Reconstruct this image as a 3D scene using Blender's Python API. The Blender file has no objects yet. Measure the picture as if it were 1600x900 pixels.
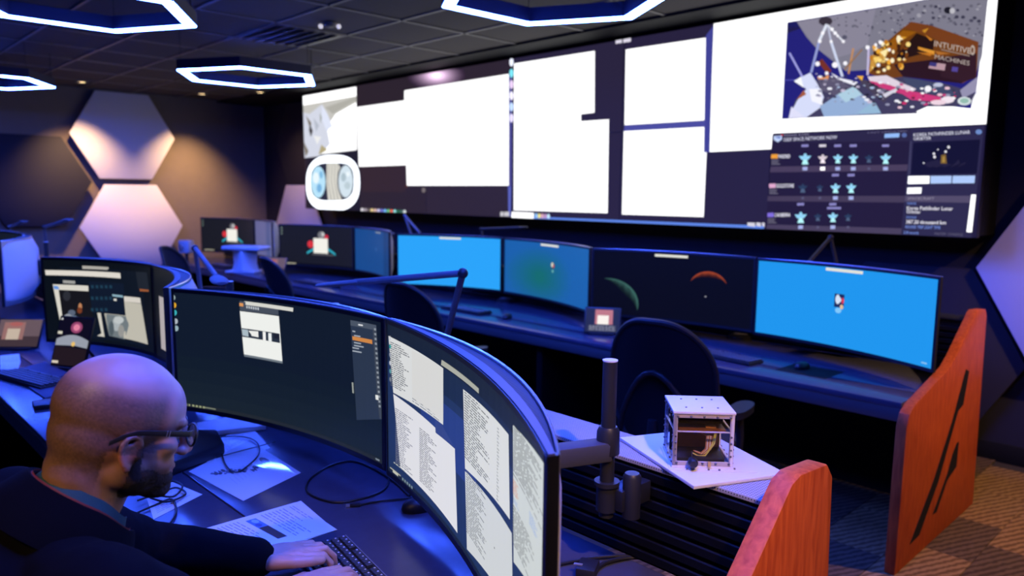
import bpy, bmesh, math, random
from mathutils import Vector, Matrix, noise
from mathutils.geometry import tessellate_polygon
random.seed(7)
S = bpy.context.scene
COL = S.collection
PI = math.pi

# ------------------------------------------------------------------ camera
F_PX, PITCH, ROLL, YAW = 1176.5, .1245, .0116, -.8038
CAM = Vector((9.1225, -4.9779, 1.63))
fw = Vector((math.sin(YAW)*math.cos(PITCH), math.cos(YAW)*math.cos(PITCH), -math.sin(PITCH)))
rt = Vector((math.cos(YAW), -math.sin(YAW), 0)); up = rt.cross(fw)
R_ = rt*math.cos(ROLL) + up*math.sin(ROLL); U_ = up*math.cos(ROLL) - rt*math.sin(ROLL)
cam = bpy.data.cameras.new('camera'); camo = bpy.data.objects.new('camera', cam); COL.objects.link(camo)
camo.matrix_world = Matrix(((R_.x, U_.x, -fw.x, CAM.x), (R_.y, U_.y, -fw.y, CAM.y), (R_.z, U_.z, -fw.z, CAM.z), (0, 0, 0, 1)))
cam.sensor_width = 36; cam.lens = F_PX/1600*36; cam.clip_start = .02
cam.dof.use_dof = True; cam.dof.focus_distance = 1.65; cam.dof.aperture_fstop = 3.2
S.camera = camo
# ------------------------------------------------------------------ world, exposure
w = bpy.data.worlds.new('world'); S.world = w; w.use_nodes = True
w.node_tree.nodes['Background'].inputs[0].default_value = (.10, .12, .5, 1)
w.node_tree.nodes['Background'].inputs[1].default_value = .004
S.view_settings.view_transform = 'Standard'; S.view_settings.look = 'None'
S.view_settings.exposure = 0; S.view_settings.gamma = 1
S.cycles.max_bounces = 6; S.cycles.caustics_reflective = False; S.cycles.caustics_refractive = False
HEX_STR = 190.0           # LED strip of the hexagon lamps
WALL_STR = 1.5           # white of the video wall
WARM = (1, .60, .27)

def lamp(kind, loc, energy, color, parent=None, target=None, size=.05, cone=90, blend=.6):
    l = bpy.data.lights.new('bulb', kind); l.energy = energy; l.color = color
    if kind == 'SPOT': l.spot_size = math.radians(cone); l.spot_blend = blend; l.shadow_soft_size = size
    o = bpy.data.objects.new('bulb', l); COL.objects.link(o); o.location = loc
    t = Vector(target) if target else Vector(loc) - Vector((0, 0, 1))
    o.rotation_euler = (t - Vector(loc)).to_track_quat('-Z', 'Y').to_euler()
    if parent:
        bpy.context.view_layer.update(); o.parent = parent; o.matrix_parent_inverse = parent.matrix_world.inverted()
    return o

# pixel of the photograph -> world point on a plane
def ray(x, y): return fw + R_*((x-800)/F_PX) - U_*((y-450)/F_PX)
def az(x, y, z): d = ray(x, y); return CAM + d*((z-CAM.z)/d.z)
def ay(x, y, Y): d = ray(x, y); return CAM + d*((Y-CAM.y)/d.y)
def ad(x, y, t): return CAM + ray(x, y)*t

# ------------------------------------------------------------------ materials
def lin(c): return tuple(((v/255)/12.92 if v/255 <= .04045 else ((v/255+.055)/1.055)**2.4) for v in c)
MATS = {}
def mat(name, col, rough=.5, metal=0, spec=.5, bump=0, bscale=200, var=0, vscale=8, emit=None, trans=0, alpha=1, coat=0, sss=0):
    m = bpy.data.materials.new(name); m.use_nodes = True; nt = m.node_tree; b = nt.nodes['Principled BSDF']
    b.inputs['Base Color'].default_value = (*col, 1); b.inputs['Roughness'].default_value = rough
    b.inputs['Metallic'].default_value = metal; b.inputs['Specular IOR Level'].default_value = spec
    if trans: b.inputs['Transmission Weight'].default_value = trans
    if alpha < 1: b.inputs['Alpha'].default_value = alpha
    if coat: b.inputs['Coat Weight'].default_value = coat
    if sss: b.inputs['Subsurface Weight'].default_value = sss; b.inputs['Subsurface Radius'].default_value = (.01, .004, .002); b.inputs['Subsurface Scale'].default_value = .6
    if emit: b.inputs['Emission Color'].default_value = (*emit[:3], 1); b.inputs['Emission Strength'].default_value = emit[3]
    tc = nt.nodes.new('ShaderNodeTexCoord')
    if var:
        n = nt.nodes.new('ShaderNodeTexNoise'); n.inputs['Scale'].default_value = vscale; n.inputs['Detail'].default_value = 5
        nt.links.new(tc.outputs['Object'], n.inputs['Vector'])
        r = nt.nodes.new('ShaderNodeMapRange'); r.inputs[3].default_value = 1-var; r.inputs[4].default_value = 1+var
        nt.links.new(n.outputs[0], r.inputs[0])
        x = nt.nodes.new('ShaderNodeVectorMath'); x.operation = 'SCALE'; x.inputs[0].default_value = col
        nt.links.new(r.outputs[0], x.inputs['Scale']); nt.links.new(x.outputs[0], b.inputs['Base Color'])
    if bump:
        n2 = nt.nodes.new('ShaderNodeTexNoise'); n2.inputs['Scale'].default_value = bscale
        nt.links.new(tc.outputs['Object'], n2.inputs['Vector'])
        bp = nt.nodes.new('ShaderNodeBump'); bp.inputs['Strength'].default_value = bump; bp.inputs['Distance'].default_value = .002
        nt.links.new(n2.outputs[0], bp.inputs['Height']); nt.links.new(bp.outputs[0], b.inputs['Normal'])
    MATS[name] = m; return m
def attr_mat(name, emission, rough=.45, sss=0, spec=.5, bump=0, bscale=300):
    m = mat(name, (.003, .003, .003), rough, spec=spec, sss=sss, bump=bump, bscale=bscale); nt = m.node_tree; b = nt.nodes['Principled BSDF']
    a = nt.nodes.new('ShaderNodeAttribute'); a.attribute_name = 'Col'
    if emission:
        nt.links.new(a.outputs['Color'], b.inputs['Emission Color']); b.inputs['Emission Strength'].default_value = 1
    else: nt.links.new(a.outputs['Color'], b.inputs['Base Color'])
    return m
mat('black_plastic', (.012, .012, .014), .42)
mat('matte_black', (.004, .004, .005), .75, spec=.25)
mat('slat_black', (.0022, .0022, .003), .5, spec=.2)
mat('arm_paint', (.045, .045, .055), .6, spec=.25)
mat('dark_metal', (.016, .016, .019), .5, .15)
mat('blue_grey_plastic', (.13, .13, .15), .6, spec=.25)
mat('silver', (.75, .73, .72), .28, .8)
mat('shell_white', (.58, .56, .57), .5)
mat('desk_top', (.050, .052, .085), .2, spec=.3, var=.12, vscale=30)
mat('desk_edge', (.06, .06, .07), .35)
mat('wall_dark', (.014, .013, .024), .85, bump=.15, bscale=90, var=.1)
mat('wall_brown', (.21, .165, .125), .85, bump=.2, bscale=90, var=.08)
mat('ceil_tile', (.055, .047, .044), .9, bump=.5, bscale=160, var=.12, vscale=60)
mat('ceil_bar', (.12, .108, .10), .5)
mat('panel_white', (.70, .66, .72), .8, bump=.1, bscale=400)
mat('panel_black', (.018, .016, .026), .85, bump=.1, bscale=400)
mat('panel_side', (.05, .05, .09), .8)
mat('carpet_base', (.035, .026, .018), .95)
mat('white_plate', (.60, .57, .58), .45)
mat('acrylic', (.82, .80, .86), .12, trans=.75)
mat('smoked_acrylic', (.06, .055, .055), .08, trans=.35)
mat('smoked_pane', (.05, .04, .035), .06, alpha=.12)
mat('frame_plastic', (.40, .34, .31), .35)
mat('steel', (.20, .18, .17), .3, .9)
mat('copper_board', (.30, .10, .03), .4, .3)
mat('wire_yellow', (.75, .72, .15), .4); mat('wire_white', (.75, .68, .55), .4); mat('wire_orange', (.55, .22, .08), .4)
mat('brass', (.75, .5, .15), .3, .8)
mat('cable', (.010, .010, .014), .45)
mat('jacket', (.0022, .0023, .0042), .95, spec=.1, bump=.35, bscale=500)
mat('teal', (.010, .075, .085), .75, bump=.3, bscale=700)
mat('piping_red', (.22, .035, .03), .7)
mat('trousers', (.02, .02, .03), .8); mat('shoe', (.01, .01, .01), .4)
mat('chair_mesh', (.006, .006, .009), .8, spec=.2, bump=.6, bscale=600)
mat('chair_frame', (.014, .014, .018), .5, spec=.3)
mat('chair_seat', (.015, .015, .022), .85, bump=.4, bscale=400)
mat('glass_lens', (.9, .9, .92), .02, trans=.95, alpha=.55)
mat('glasses_frame', (.02, .02, .018), .35)
mat('eye_white', (.7, .68, .66), .2)
mat('led', (1, 1, 1), .5, emit=(.034, .095, 1.0, HEX_STR))
mat('lamp_housing', (.02, .02, .05), .5)
mat('bulb_glow', (1, .8, .5), .5, emit=(1, .7, .35, 5))
mat('key', (.03, .03, .036), .45); mat('key_mark', (.6, .6, .65), .5)
mat('navy_book', (.03, .035, .10), .6); mat('paper', (.80, .80, .80), .55, spec=.5)
mat('laminated_paper', (.80, .80, .80), .03, spec=.8)
mat('sensor', (.8, .8, .8), .4, emit=(1, .95, 1, .6))
SCREEN = attr_mat('screen_emit', True, .4, spec=.12)
WALLSCR = attr_mat('wall_emit', True, .6, spec=.1)
PRINT = attr_mat('print', False, .32, spec=.5)
GLOSSPRINT = attr_mat('gloss_print', False, .03, spec=.8)
SKIN = attr_mat('skin', False, .42, sss=.12, spec=.45, bump=.12, bscale=900)
BEARD = mat('beard', (.042, .021, .013), .75, bump=1.0, bscale=1200, var=.6, vscale=500)

def wood_material():
    m = mat('cherry_wood', (.40, .07, .018), .5, spec=.18); nt = m.node_tree; b = nt.nodes['Principled BSDF']
    tc = nt.nodes.new('ShaderNodeTexCoord'); mp = nt.nodes.new('ShaderNodeMapping'); mp.inputs['Scale'].default_value = (14, 14, 1.6)
    n = nt.nodes.new('ShaderNodeTexNoise'); n.inputs['Scale'].default_value = 5; n.inputs['Detail'].default_value = 8; n.inputs['Distortion'].default_value = .6
    cr = nt.nodes.new('ShaderNodeValToRGB'); cr.color_ramp.elements[0].color = (.33, .045, .010, 1); cr.color_ramp.elements[1].color = (.54, .098, .019, 1)
    cr.color_ramp.elements[0].position = .3; cr.color_ramp.elements[1].position = .7
    nt.links.new(tc.outputs['Object'], mp.inputs[0]); nt.links.new(mp.outputs[0], n.inputs['Vector']); nt.links.new(n.outputs[0], cr.inputs[0]); nt.links.new(cr.outputs[0], b.inputs['Base Color'])
wood_material()
def carpet_material(name, c0, c1, rot):
    m = mat(name, c0, .95, spec=.1); nt = m.node_tree; b = nt.nodes['Principled BSDF']
    tc = nt.nodes.new('ShaderNodeTexCoord'); mp = nt.nodes.new('ShaderNodeMapping'); mp.inputs['Rotation'].default_value = (0, 0, rot)
    wv = nt.nodes.new('ShaderNodeTexWave'); wv.inputs['Scale'].default_value = 9; wv.inputs['Distortion'].default_value = 2.5; wv.inputs['Detail'].default_value = 3; wv.inputs['Detail Scale'].default_value = 3
    cr = nt.nodes.new('ShaderNodeValToRGB'); cr.color_ramp.elements[0].color = (*c0, 1); cr.color_ramp.elements[1].color = (*c1, 1)
    bp = nt.nodes.new('ShaderNodeBump'); bp.inputs['Strength'].default_value = .7; bp.inputs['Distance'].default_value = .004
    n = nt.nodes.new('ShaderNodeTexNoise'); n.inputs['Scale'].default_value = 350
    nt.links.new(tc.outputs['Object'], mp.inputs[0]); nt.links.new(mp.outputs[0], wv.inputs['Vector']); nt.links.new(wv.outputs[0], cr.inputs[0]); nt.links.new(cr.outputs[0], b.inputs['Base Color'])
    nt.links.new(tc.outputs['Object'], n.inputs['Vector']); nt.links.new(n.outputs[0], bp.inputs['Height']); nt.links.new(bp.outputs[0], b.inputs['Normal'])
carpet_material('carpet_gold', (.12, .066, .024), (.32, .19, .08), .4)
carpet_material('carpet_brown', (.055, .036, .02), (.14, .09, .05), .4)
def perforated(name, hole, body):
    m = mat(name, body, .6, 0, .25); nt = m.node_tree; b = nt.nodes['Principled BSDF']
    tc = nt.nodes.new('ShaderNodeTexCoord'); v = nt.nodes.new('ShaderNodeTexVoronoi'); v.inputs['Scale'].default_value = 150; v.inputs['Randomness'].default_value = 0
    cr = nt.nodes.new('ShaderNodeValToRGB'); cr.color_ramp.elements[0].color = (*hole, 1); cr.color_ramp.elements[1].color = (*body, 1)
    cr.color_ramp.elements[0].position = .30; cr.color_ramp.elements[1].position = .40
    nt.links.new(tc.outputs['Object'], v.inputs['Vector']); nt.links.new(v.outputs['Distance'], cr.inputs[0]); nt.links.new(cr.outputs[0], b.inputs['Base Color'])
perforated('perforated', (.03, .03, .035), (.30, .29, .32)); perforated('perforated_dark', (.002, .002, .003), (.026, .026, .034))

# ------------------------------------------------------------------ mesh builder
class MB:
    def __init__(s): s.v = []; s.f = []
    def add(s, vs, fs):
        n = len(s.v); s.v += [tuple(p) for p in vs]; s.f += [tuple(i+n for i in f) for f in fs]; return s
    def box(s, c, d, rot=None):
        vs = [Vector((x*d[0]/2, y*d[1]/2, z*d[2]/2)) for x in (-1, 1) for y in (-1, 1) for z in (-1, 1)]
        if rot is not None:
            M = rot if isinstance(rot, Matrix) else Matrix.Rotation(rot, 3, 'Z'); vs = [M @ p for p in vs]
        return s.add([p+Vector(c) for p in vs], [(0, 1, 3, 2), (4, 6, 7, 5), (0, 4, 5, 1), (2, 3, 7, 6), (0, 2, 6, 4), (1, 5, 7, 3)])
    def tube(s, pts, r, n=10, closed=False, caps=True):
        pts = [Vector(p) for p in pts]; m = len(pts); rr = r if isinstance(r, (list, tuple)) else [r]*m
        vs = []; ref = None
        for i, p in enumerate(pts):
            a = pts[(i-1) % m] if (closed or i > 0) else p; b = pts[(i+1) % m] if (closed or i < m-1) else p
            t = (b-a).normalized() if (b-a).length > 1e-9 else Vector((0, 0, 1))
            if ref is None: ref = t.orthogonal().normalized()
            ref = (ref - t*ref.dot(t)); ref = ref.normalized() if ref.length > 1e-6 else t.orthogonal().normalized()
            q = t.cross(ref)
            vs += [p + (ref*math.cos(2*PI*k/n) + q*math.sin(2*PI*k/n))*rr[i] for k in range(n)]
        fs = []
        for i in range(m if closed else m-1):
            j = (i+1) % m
            fs += [(i*n+k, i*n+(k+1) % n, j*n+(k+1) % n, j*n+k) for k in range(n)]
        if caps and not closed: fs += [tuple(range(n-1, -1, -1)), tuple((m-1)*n+k for k in range(n))]
        return s.add(vs, fs)
    def cyl(s, a, b, r, n=16): return s.tube([a, b], r, n)
    def prism(s, poly, axis, a, b):
        # poly: 2D list, extruded along axis from a to b
        def P(u, v, t): return {'x': (t, u, v), 'y': (u, t, v), 'z': (u, v, t)}[axis]
        n = len(poly); vs = [P(u, v, a) for u, v in poly] + [P(u, v, b) for u, v in poly]
        return s.add(vs, [tuple(range(n-1, -1, -1)), tuple(range(n, 2*n))] + [(i, (i+1) % n, n+(i+1) % n, n+i) for i in range(n)])
    def loft(s, rings, closed=True, caps=True):
        n = len(rings[0]); vs = [p for r in rings for p in r]; fs = []
        for i in range(len(rings)-1):
            for k in range(n if closed else n-1):
                fs.append((i*n+k, i*n+(k+1) % n, (i+1)*n+(k+1) % n, (i+1)*n+k))
        if caps and closed: fs += [tuple(range(n-1, -1, -1)), tuple((len(rings)-1)*n+k for k in range(n))]
        return s.add(vs, fs)
    def ell(s, c, r, rot=None, n=16, m=10):
        vs = []; fs = []; c = Vector(c)
        r = (r, r, r) if not isinstance(r, (tuple, list)) else r
        for i in range(1, m):
            th = PI*i/m
            for k in range(n):
                p = Vector((r[0]*math.sin(th)*math.cos(2*PI*k/n), r[1]*math.sin(th)*math.sin(2*PI*k/n), r[2]*math.cos(th)))
                vs.append(c + (rot @ p if rot is not None else p))
        t = Vector((0, 0, r[2])); t = rot @ t if rot is not None else t
        vs += [c+t, c-t]; T = len(vs)-2
        for i in range(m-2):
            for k in range(n): fs.append((i*n+k, (i+1)*n+k, (i+1)*n+(k+1) % n, i*n+(k+1) % n))
        for k in range(n): fs += [(T, k, (k+1) % n), (T+1, (m-2)*n+(k+1) % n, (m-2)*n+k)]
        return s.add(vs, fs)
    def obj(s, name, m, parent=None, world=False, smooth=True, bevel=0, seg=2, kind=None, xf=None):
        me = bpy.data.meshes.new(name)
        me.from_pydata([xf @ Vector(v) for v in s.v] if xf is not None else s.v, [], s.f)
        bm = bmesh.new(); bm.from_mesh(me)
        bmesh.ops.recalc_face_normals(bm, faces=bm.faces)
        if bevel:
            es = [e for e in bm.edges if len(e.link_faces) == 2 and e.calc_face_angle(0) > .5]
            bmesh.ops.bevel(bm, geom=es, offset=bevel, segments=seg, profile=.5, affect='EDGES', clamp_overlap=True)
        bm.to_mesh(me); bm.free()
        if smooth:
            me.shade_smooth()
            try: me.set_sharp_from_angle(angle=.6)
            except Exception: pass
        return link(name, me, m, parent, world, kind)
def link(name, me, m, parent=None, world=False, kind=None):
    o = bpy.data.objects.new(name, me); COL.objects.link(o)
    if m is not None: me.materials.append(MATS[m] if isinstance(m, str) else m)
    if parent is not None:
        o.parent = parent
        if world: o.matrix_parent_inverse = root_matrix(parent).inverted()
    if kind: o['kind'] = kind
    return o
def root_matrix(o):
    M = o.matrix_basis.copy()
    while o.parent is not None:
        M = o.matrix_parent_inverse @ M; o = o.parent; M = o.matrix_basis @ M
    return M
def thing(name, label, cat, loc=(0, 0, 0), rz=0, group=None):
    o = bpy.data.objects.new(name, None); COL.objects.link(o); o.empty_display_size = .1
    o.location = loc; o.rotation_euler = (0, 0, rz); tag(o, label, cat, group); return o
def tag(o, label, cat, group=None):
    o['label'] = label; o['category'] = cat
    if group: o['group'] = group
    return o
def struct(o): o['kind'] = 'structure'; return o
def dup(root, loc, rz=0, label=None, group=None):
    r = root.copy(); COL.objects.link(r); r.location = loc; r.rotation_euler = (0, 0, rz)
    if label: r['label'] = label
    if group: r['group'] = group
    for ch in list(root.children):
        c = ch.copy(); COL.objects.link(c); c.parent = r
        for g in list(ch.children):
            d = g.copy(); COL.objects.link(d); d.parent = c
    return r

# flat print and screen pictures: coloured polygons laid on a (curved) surface
class Canvas:
    def __init__(s, f, inv=None, strips=0, gain=1.0): s.f = f; s.inv = inv; s.strips = strips; s.gain = gain; s.v = []; s.fc = []; s.c = []; s.layer = 0
    def _emit(s, tri, h, col):
        n = len(s.v); s.v += [s.f(u, v, h) for u, v in tri]; s.fc.append(tuple(range(n, n+len(tri)))); s.c.append(col)
    def poly(s, pts, col, lay=None, gain=None):
        """pts in (u, v), v downwards; each later polygon lies a hair above the earlier"""
        s.layer += 1; h = .0003 + .00004*(s.layer if lay is None else lay)
        g = s.gain if gain is None else gain
        c = tuple(x*g for x in lin(col))
        tris = [[pts[i] for i in t] for t in tessellate_polygon([[Vector((u, v, 0)) for u, v in pts]])] if len(pts) > 3 else [pts]
        for t in tris:
            t = bound([(q[0], q[1]) for q in t])
            if len(t) < 3: continue
            if not s.strips: s._emit(t, h, c); continue
            u0 = min(p[0] for p in t); u1 = max(p[0] for p in t); N = s.strips
            for k in range(math.floor(u0*N), math.floor(u1*N)+1):
                q = clip(clip(t, k/N, 1), (k+1)/N, -1)
                if len(q) > 2: s._emit(q, h, c)
    def rect(s, u0, v0, u1, v1, col, **k): s.poly([(u0, v0), (u1, v0), (u1, v1), (u0, v1)], col, **k)
    def px(s, pts, col, **k): s.poly([s.inv(*p) for p in pts], col, **k)
    def disc(s, c, r, col, n=20, **k):
        s.poly([(c[0]+r[0]*math.cos(2*PI*i/n), c[1]+r[1]*math.sin(2*PI*i/n)) for i in range(n)], col, **k)
    def pxdisc(s, c, r, col, n=16, **k):
        s.poly([s.inv(c[0]+r[0]*math.cos(2*PI*i/n), c[1]+r[1]*math.sin(2*PI*i/n)) for i in range(n)], col, **k)
    def pxline(s, a, b, wd, col, **k):
        d = Vector((b[0]-a[0], b[1]-a[1])).normalized(); n = Vector((-d.y, d.x))*wd/2
        s.px([(a[0]+n.x, a[1]+n.y), (b[0]+n.x, b[1]+n.y), (b[0]-n.x, b[1]-n.y), (a[0]-n.x, a[1]-n.y)], col, **k)
    def text(s, body, p0, p1, p2, col, gain=None):
        """text stretched on the parallelogram: p0 top left, p1 top right, p2 bottom left (u, v)"""
        cu = bpy.data.curves.new('t', 'FONT'); cu.body = body; cu.resolution_u = 2
        o = bpy.data.objects.new('t', cu); COL.objects.link(o)
        me = bpy.data.meshes.new_from_object(o); bpy.data.objects.remove(o); bpy.data.curves.remove(cu)
        xs = [v.co.x for v in me.vertices]; ys = [v.co.y for v in me.vertices]
        if not xs: return
        x0, x1, y0, y1 = min(xs), max(xs), min(ys), max(ys)
        s.layer += 1; h = .0003 + .00004*s.layer; c = tuple(x*(s.gain if gain is None else gain) for x in lin(col))
        for p in me.polygons:
            t = []
            for i in p.vertices:
                a = (me.vertices[i].co.x-x0)/(x1-x0); b = (y1-me.vertices[i].co.y)/(y1-y0)
                t.append((p0[0]+(p1[0]-p0[0])*a+(p2[0]-p0[0])*b, p0[1]+(p1[1]-p0[1])*a+(p2[1]-p0[1])*b))
            s._emit(t, h, c)
        bpy.data.meshes.remove(me)
    def pxtext(s, body, a, b, c, col, **k): s.text(body, s.inv(*a), s.inv(*b), s.inv(*c), col, **k)
    def lines(s, u0, v0, u1, v1, rows, col, fill=.75, cols=1, seed=1, thick=.45, words=True):
        rg = random.Random(seed); s.layer += 1; L = s.layer; dv = (v1-v0)/rows
        for r in range(rows):
            for k in range(cols):
                a = u0+(u1-u0)*k/cols; e = a+(u1-u0)/cols*fill*rg.uniform(.45, 1)
                while a < e-1e-4:
                    b = min(e, a+(u1-u0)/cols*(rg.uniform(.06, .22) if words else 2))
                    s.poly([(a, v0+dv*r), (b, v0+dv*r), (b, v0+dv*(r+thick)), (a, v0+dv*(r+thick))], col, lay=L); a = b+(u1-u0)/cols*.03
        s.layer = L
    def obj(s, name, m, parent=None, world=False, kind=None):
        me = bpy.data.meshes.new(name); me.from_pydata(s.v, [], s.fc)
        at = me.color_attributes.new('Col', 'FLOAT_COLOR', 'CORNER'); vals = []
        for p, c in zip(me.polygons, s.c): vals += [*c, 1]*p.loop_total
        at.data.foreach_set('color', vals); me.update()
        return link(name, me, m, parent, world, kind)
def clip(poly, u, sgn):
    out = []
    for i, a in enumerate(poly):
        b = poly[(i+1) % len(poly)]; da = (a[0]-u)*sgn; db = (b[0]-u)*sgn
        if da >= 0: out.append(a)
        if da*db < 0: t = da/(da-db); out.append((a[0]+(b[0]-a[0])*t, a[1]+(b[1]-a[1])*t))
    return out
def bound(t):
    if all(-1e-6 <= q <= 1+1e-6 for p in t for q in p): return t
    t = clip(clip(t, 0, 1), 1, -1); t = [(v, u) for u, v in t]; t = clip(clip(t, 0, 1), 1, -1); return [(v, u) for u, v in t]
def crop(x0, y0, sc): return lambda pts: [(x0+x/sc, y0+y/sc) for x, y in pts]

# ================================================================== SETTING
CEIL = 2.92; XL, XR, YF, YB = -2.0, 11.2, .42, -8.0
struct(MB().box(((XL+XR)/2, (YF+YB)/2, -.06), (XR-XL+.4, YF-YB+.4, .1)).obj('floor', 'carpet_base'))
floor = bpy.data.objects['floor']
struct(MB().box(((XL+XR)/2, (YF+YB)/2, CEIL+.07), (XR-XL+.4, YF-YB+.4, .1)).obj('ceiling', 'matte_black'))
ceiling = bpy.data.objects['ceiling']
struct(MB().box(((XL+XR)/2, YF+.06, 1.46), (XR-XL+.4, .12, 3.0)).obj('wall_front', 'wall_dark'))
struct(MB().box((XL-.06, (YF+YB)/2, 1.46), (.12, YF-YB, 3.0)).obj('wall_left', 'wall_brown'))
struct(MB().box((XR+.06, (YF+YB)/2, 1.46), (.12, YF-YB, 3.0)).obj('wall_right', 'wall_dark'))
struct(MB().box(((XL+XR)/2, YB-.06, 1.46), (XR-XL+.4, .12, 3.0)).obj('wall_back', 'wall_dark'))
struct(MB().box(((XL+XR)/2, YF-.008, .05), (XR-XL, .016, .12)).obj('baseboard_front', 'matte_black', bevel=.003))
struct(MB().box((XL+.008, (YF+YB)/2, .05), (.016, YF-YB, .12)).obj('baseboard_left', 'matte_black', bevel=.003))
# ceiling tiles and the bars between them
TX, TY, OX, OY = .77, .62, 3.51, -1.50
tm = MB().box((0, 0, 0), (TX-.03, TY-.03, .016)); tile0 = None
for i in range(-7, 10):
    for j in range(-6, 4):
        x = OX+TX*(i+.5); y = OY+TY*(j+.5)
        if not (XL+.2 < x < XR-.2 and y < YF-.1): continue
        if i == -1 and j == -1: continue
        if tile0 is None: tile0 = tm.obj('ceiling_tile', 'ceil_tile', ceiling, bevel=.004, seg=1); o = tile0
        else: o = tile0.copy(); COL.objects.link(o)
        o.location = (x, y, CEIL+.012)
for i in range(-7, 10):
    x = OX+TX*i
    if XL < x < XR: MB().box((x, (YF-5.4)/2, CEIL+.006), (.024, YF+5.4, .02)).obj('grid_bar', 'ceil_bar', ceiling)
for j in range(-6, 4):
    y = OY+TY*j
    if y < YF: MB().box(((XL+XR)/2, y, CEIL+.006), (XR-XL, .024, .02)).obj('grid_bar', 'ceil_bar', ceiling)
struct(MB().box(((XL+XR)/2, YF-.36, CEIL-.006), (XR-XL, .72, .02)).obj('ceiling_shade_strip', 'matte_black'))  # black strip stands in for shade on the ceiling near the video wall
# carpet tiles where the floor shows
for i in range(14):
    for j in range(10):
        x = 7.2+i*.30; y = .28-j*.5-(.25 if i % 2 else 0)
        if y < -3.4 or y > .42: continue
        o = MB().box((0, 0, 0), (.298, .498, .008)).obj('carpet_tile', 'carpet_gold' if (i*3+j*5) % 7 < 4 else 'carpet_brown', floor, bevel=.002, seg=1)
        o.location = (x, y, -.006)

# hexagon wall panels
def hexpts(R, a0=0): return [(R*math.cos(a0+PI/3*k), R*math.sin(a0+PI/3*k)) for k in range(6)]
def hex_panel(wall, cx, cz, R, colr, label, off=.10):
    loc = (XL, cx, cz) if wall == 'left' else (cx, YF, cz)
    t = thing('acoustic_hexagon', label, 'wall panel', loc, group='acoustic hexagons on the walls')
    ax = 'x' if wall == 'left' else 'y'; s = 1 if wall == 'left' else -1
    MB().prism(hexpts(R), ax, s*off, s*(off+.03)).obj('face_board', colr, t, bevel=.004)
    MB().prism(hexpts(R*.72), ax, s*.001, s*off).obj('spacer', 'panel_side', t)
    return t
R = .655
hex_panel('left', -1.62, 2.335, R, 'panel_white', 'pale hexagon panel, upper one on the left wall, lit warm on one side')
hex_panel('left', -1.57, 1.125, R, 'panel_white', 'pale pink-lit hexagon panel, lower of the pair on the left wall', .12)
hex_panel('left', -2.70, 1.72, R, 'panel_black', 'dark hexagon panel left of the two bright ones')
hex_panel('left', -3.82, 1.13, R, 'panel_white', 'pale hexagon panel cut by the left picture edge')
hex_panel('front', -.80, 1.15, R, 'panel_white', 'purple-lit hexagon panel under the left end of the video wall', .08)
hex_panel('front', -.80, 2.30, R, 'panel_black', 'black hexagon panel left of the video wall', .05)
hex_panel('front', 8.43, 1.21, R, 'panel_white', 'purple-lit hexagon panel right of the video wall')
hex_panel('front', 7.42, .63, R, 'panel_black', 'black hexagon panel low on the wall behind the right end panel', .05)

# ================================================================== CEILING LAMPS
def hex_lamp(cx, cy, label, z=2.6, Rr=.60, cables=True):
    t = thing('hexagon_lamp', label, 'ceiling lamp', (cx, cy, z), math.radians(-2), 'hexagon LED ceiling lamps')
    a0 = PI/6
    def ring(r, zz): return [(x, y, zz) for x, y in hexpts(r, a0)]
    o, i_ = Rr+.014, Rr-.062
    MB().loft([ring(o, .004), ring(o, .085), ring(i_, .085), ring(i_, .004), ring(i_+.004, .004), ring(i_+.004, .08), ring(o-.004, .08), ring(o-.004, .004), ring(o, .004)], caps=False).obj('housing', 'lamp_housing', t, smooth=False)
    MB().loft([ring(o-.004, -.001), ring(i_+.004, -.001), ring(i_+.004, .006), ring(o-.004, .006), ring(o-.004, -.001)], caps=False).obj('led_diffuser', 'led', t, smooth=False)
    for k in (0, 2, 4):
        x, y = hexpts(Rr-.02, a0)[k]
        MB().cyl((x, y, .085), (x, y, CEIL-z), .002, 6).obj('suspension_cable', 'dark_metal', t)
    x, y = hexpts(Rr-.02, a0)[1]
    MB().cyl((x, y, .085), (x, y, CEIL-z), .004, 6).obj('power_cable', 'cable', t)
    return t
hex_lamp(2.69, -1.97, 'blue hexagon LED lamp hanging near the left end of the video wall')
hex_lamp(4.41, -3.72, 'large blue hexagon LED lamp at the top left of the picture')
hex_lamp(.62, -3.60, 'blue hexagon LED lamp at the left picture edge near the wall')
hex_lamp(6.43, -2.11, 'blue hexagon LED lamp at the top middle, in front of the video wall')
hex_lamp(8.20, -3.85, 'blue hexagon LED lamp overhead, above the front desk')

def downlight(x, y, label, energy, cone, target=None, blend=.9, color=WARM):
    t = thing('downlight', label, 'downlight', (x, y, CEIL), group='recessed warm downlights')
    MB().tube([(.07*math.cos(a*PI/8), .07*math.sin(a*PI/8), -.004) for a in range(16)], .008, 6, closed=True).obj('trim_ring', 'ceil_bar', t)
    MB().cyl((0, 0, -.003), (0, 0, -.001), .045, 16).obj('lens', 'bulb_glow', t)
    lamp('SPOT', (x, y, CEIL-.02), energy, color, t, target, .04, cone, blend)
    return t
downlight(-1.28, -2.25, 'small warm downlight washing the left edge of the upper hexagon', 300, 84, (-1.96, -2.18, .6), 1)
downlight(-1.28, -.80, 'small warm downlight washing the wall right of the hexagons', 290, 84, (-1.96, -.84, .6), 1)
downlight(-1.52, -3.7, 'small warm downlight washing the wall at the left picture edge', 50, 72, (-1.96, -3.7, 1.2), 1)
downlight(9.6, -.9, 'warm downlight over the carpet at the right, out of the picture', 330, 110, (8.9, -.8, 0))
downlight(9.75, -4.55, 'warm downlight over the near end of the front desk, out of the picture', 330, 34, (8.48, -3.66, 1.0), .8)
downlight(8.9, -6.0, 'warm downlight behind the seated man, out of the picture', 120, 24, (7.86, -4.72, 1.15), .9)
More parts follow.
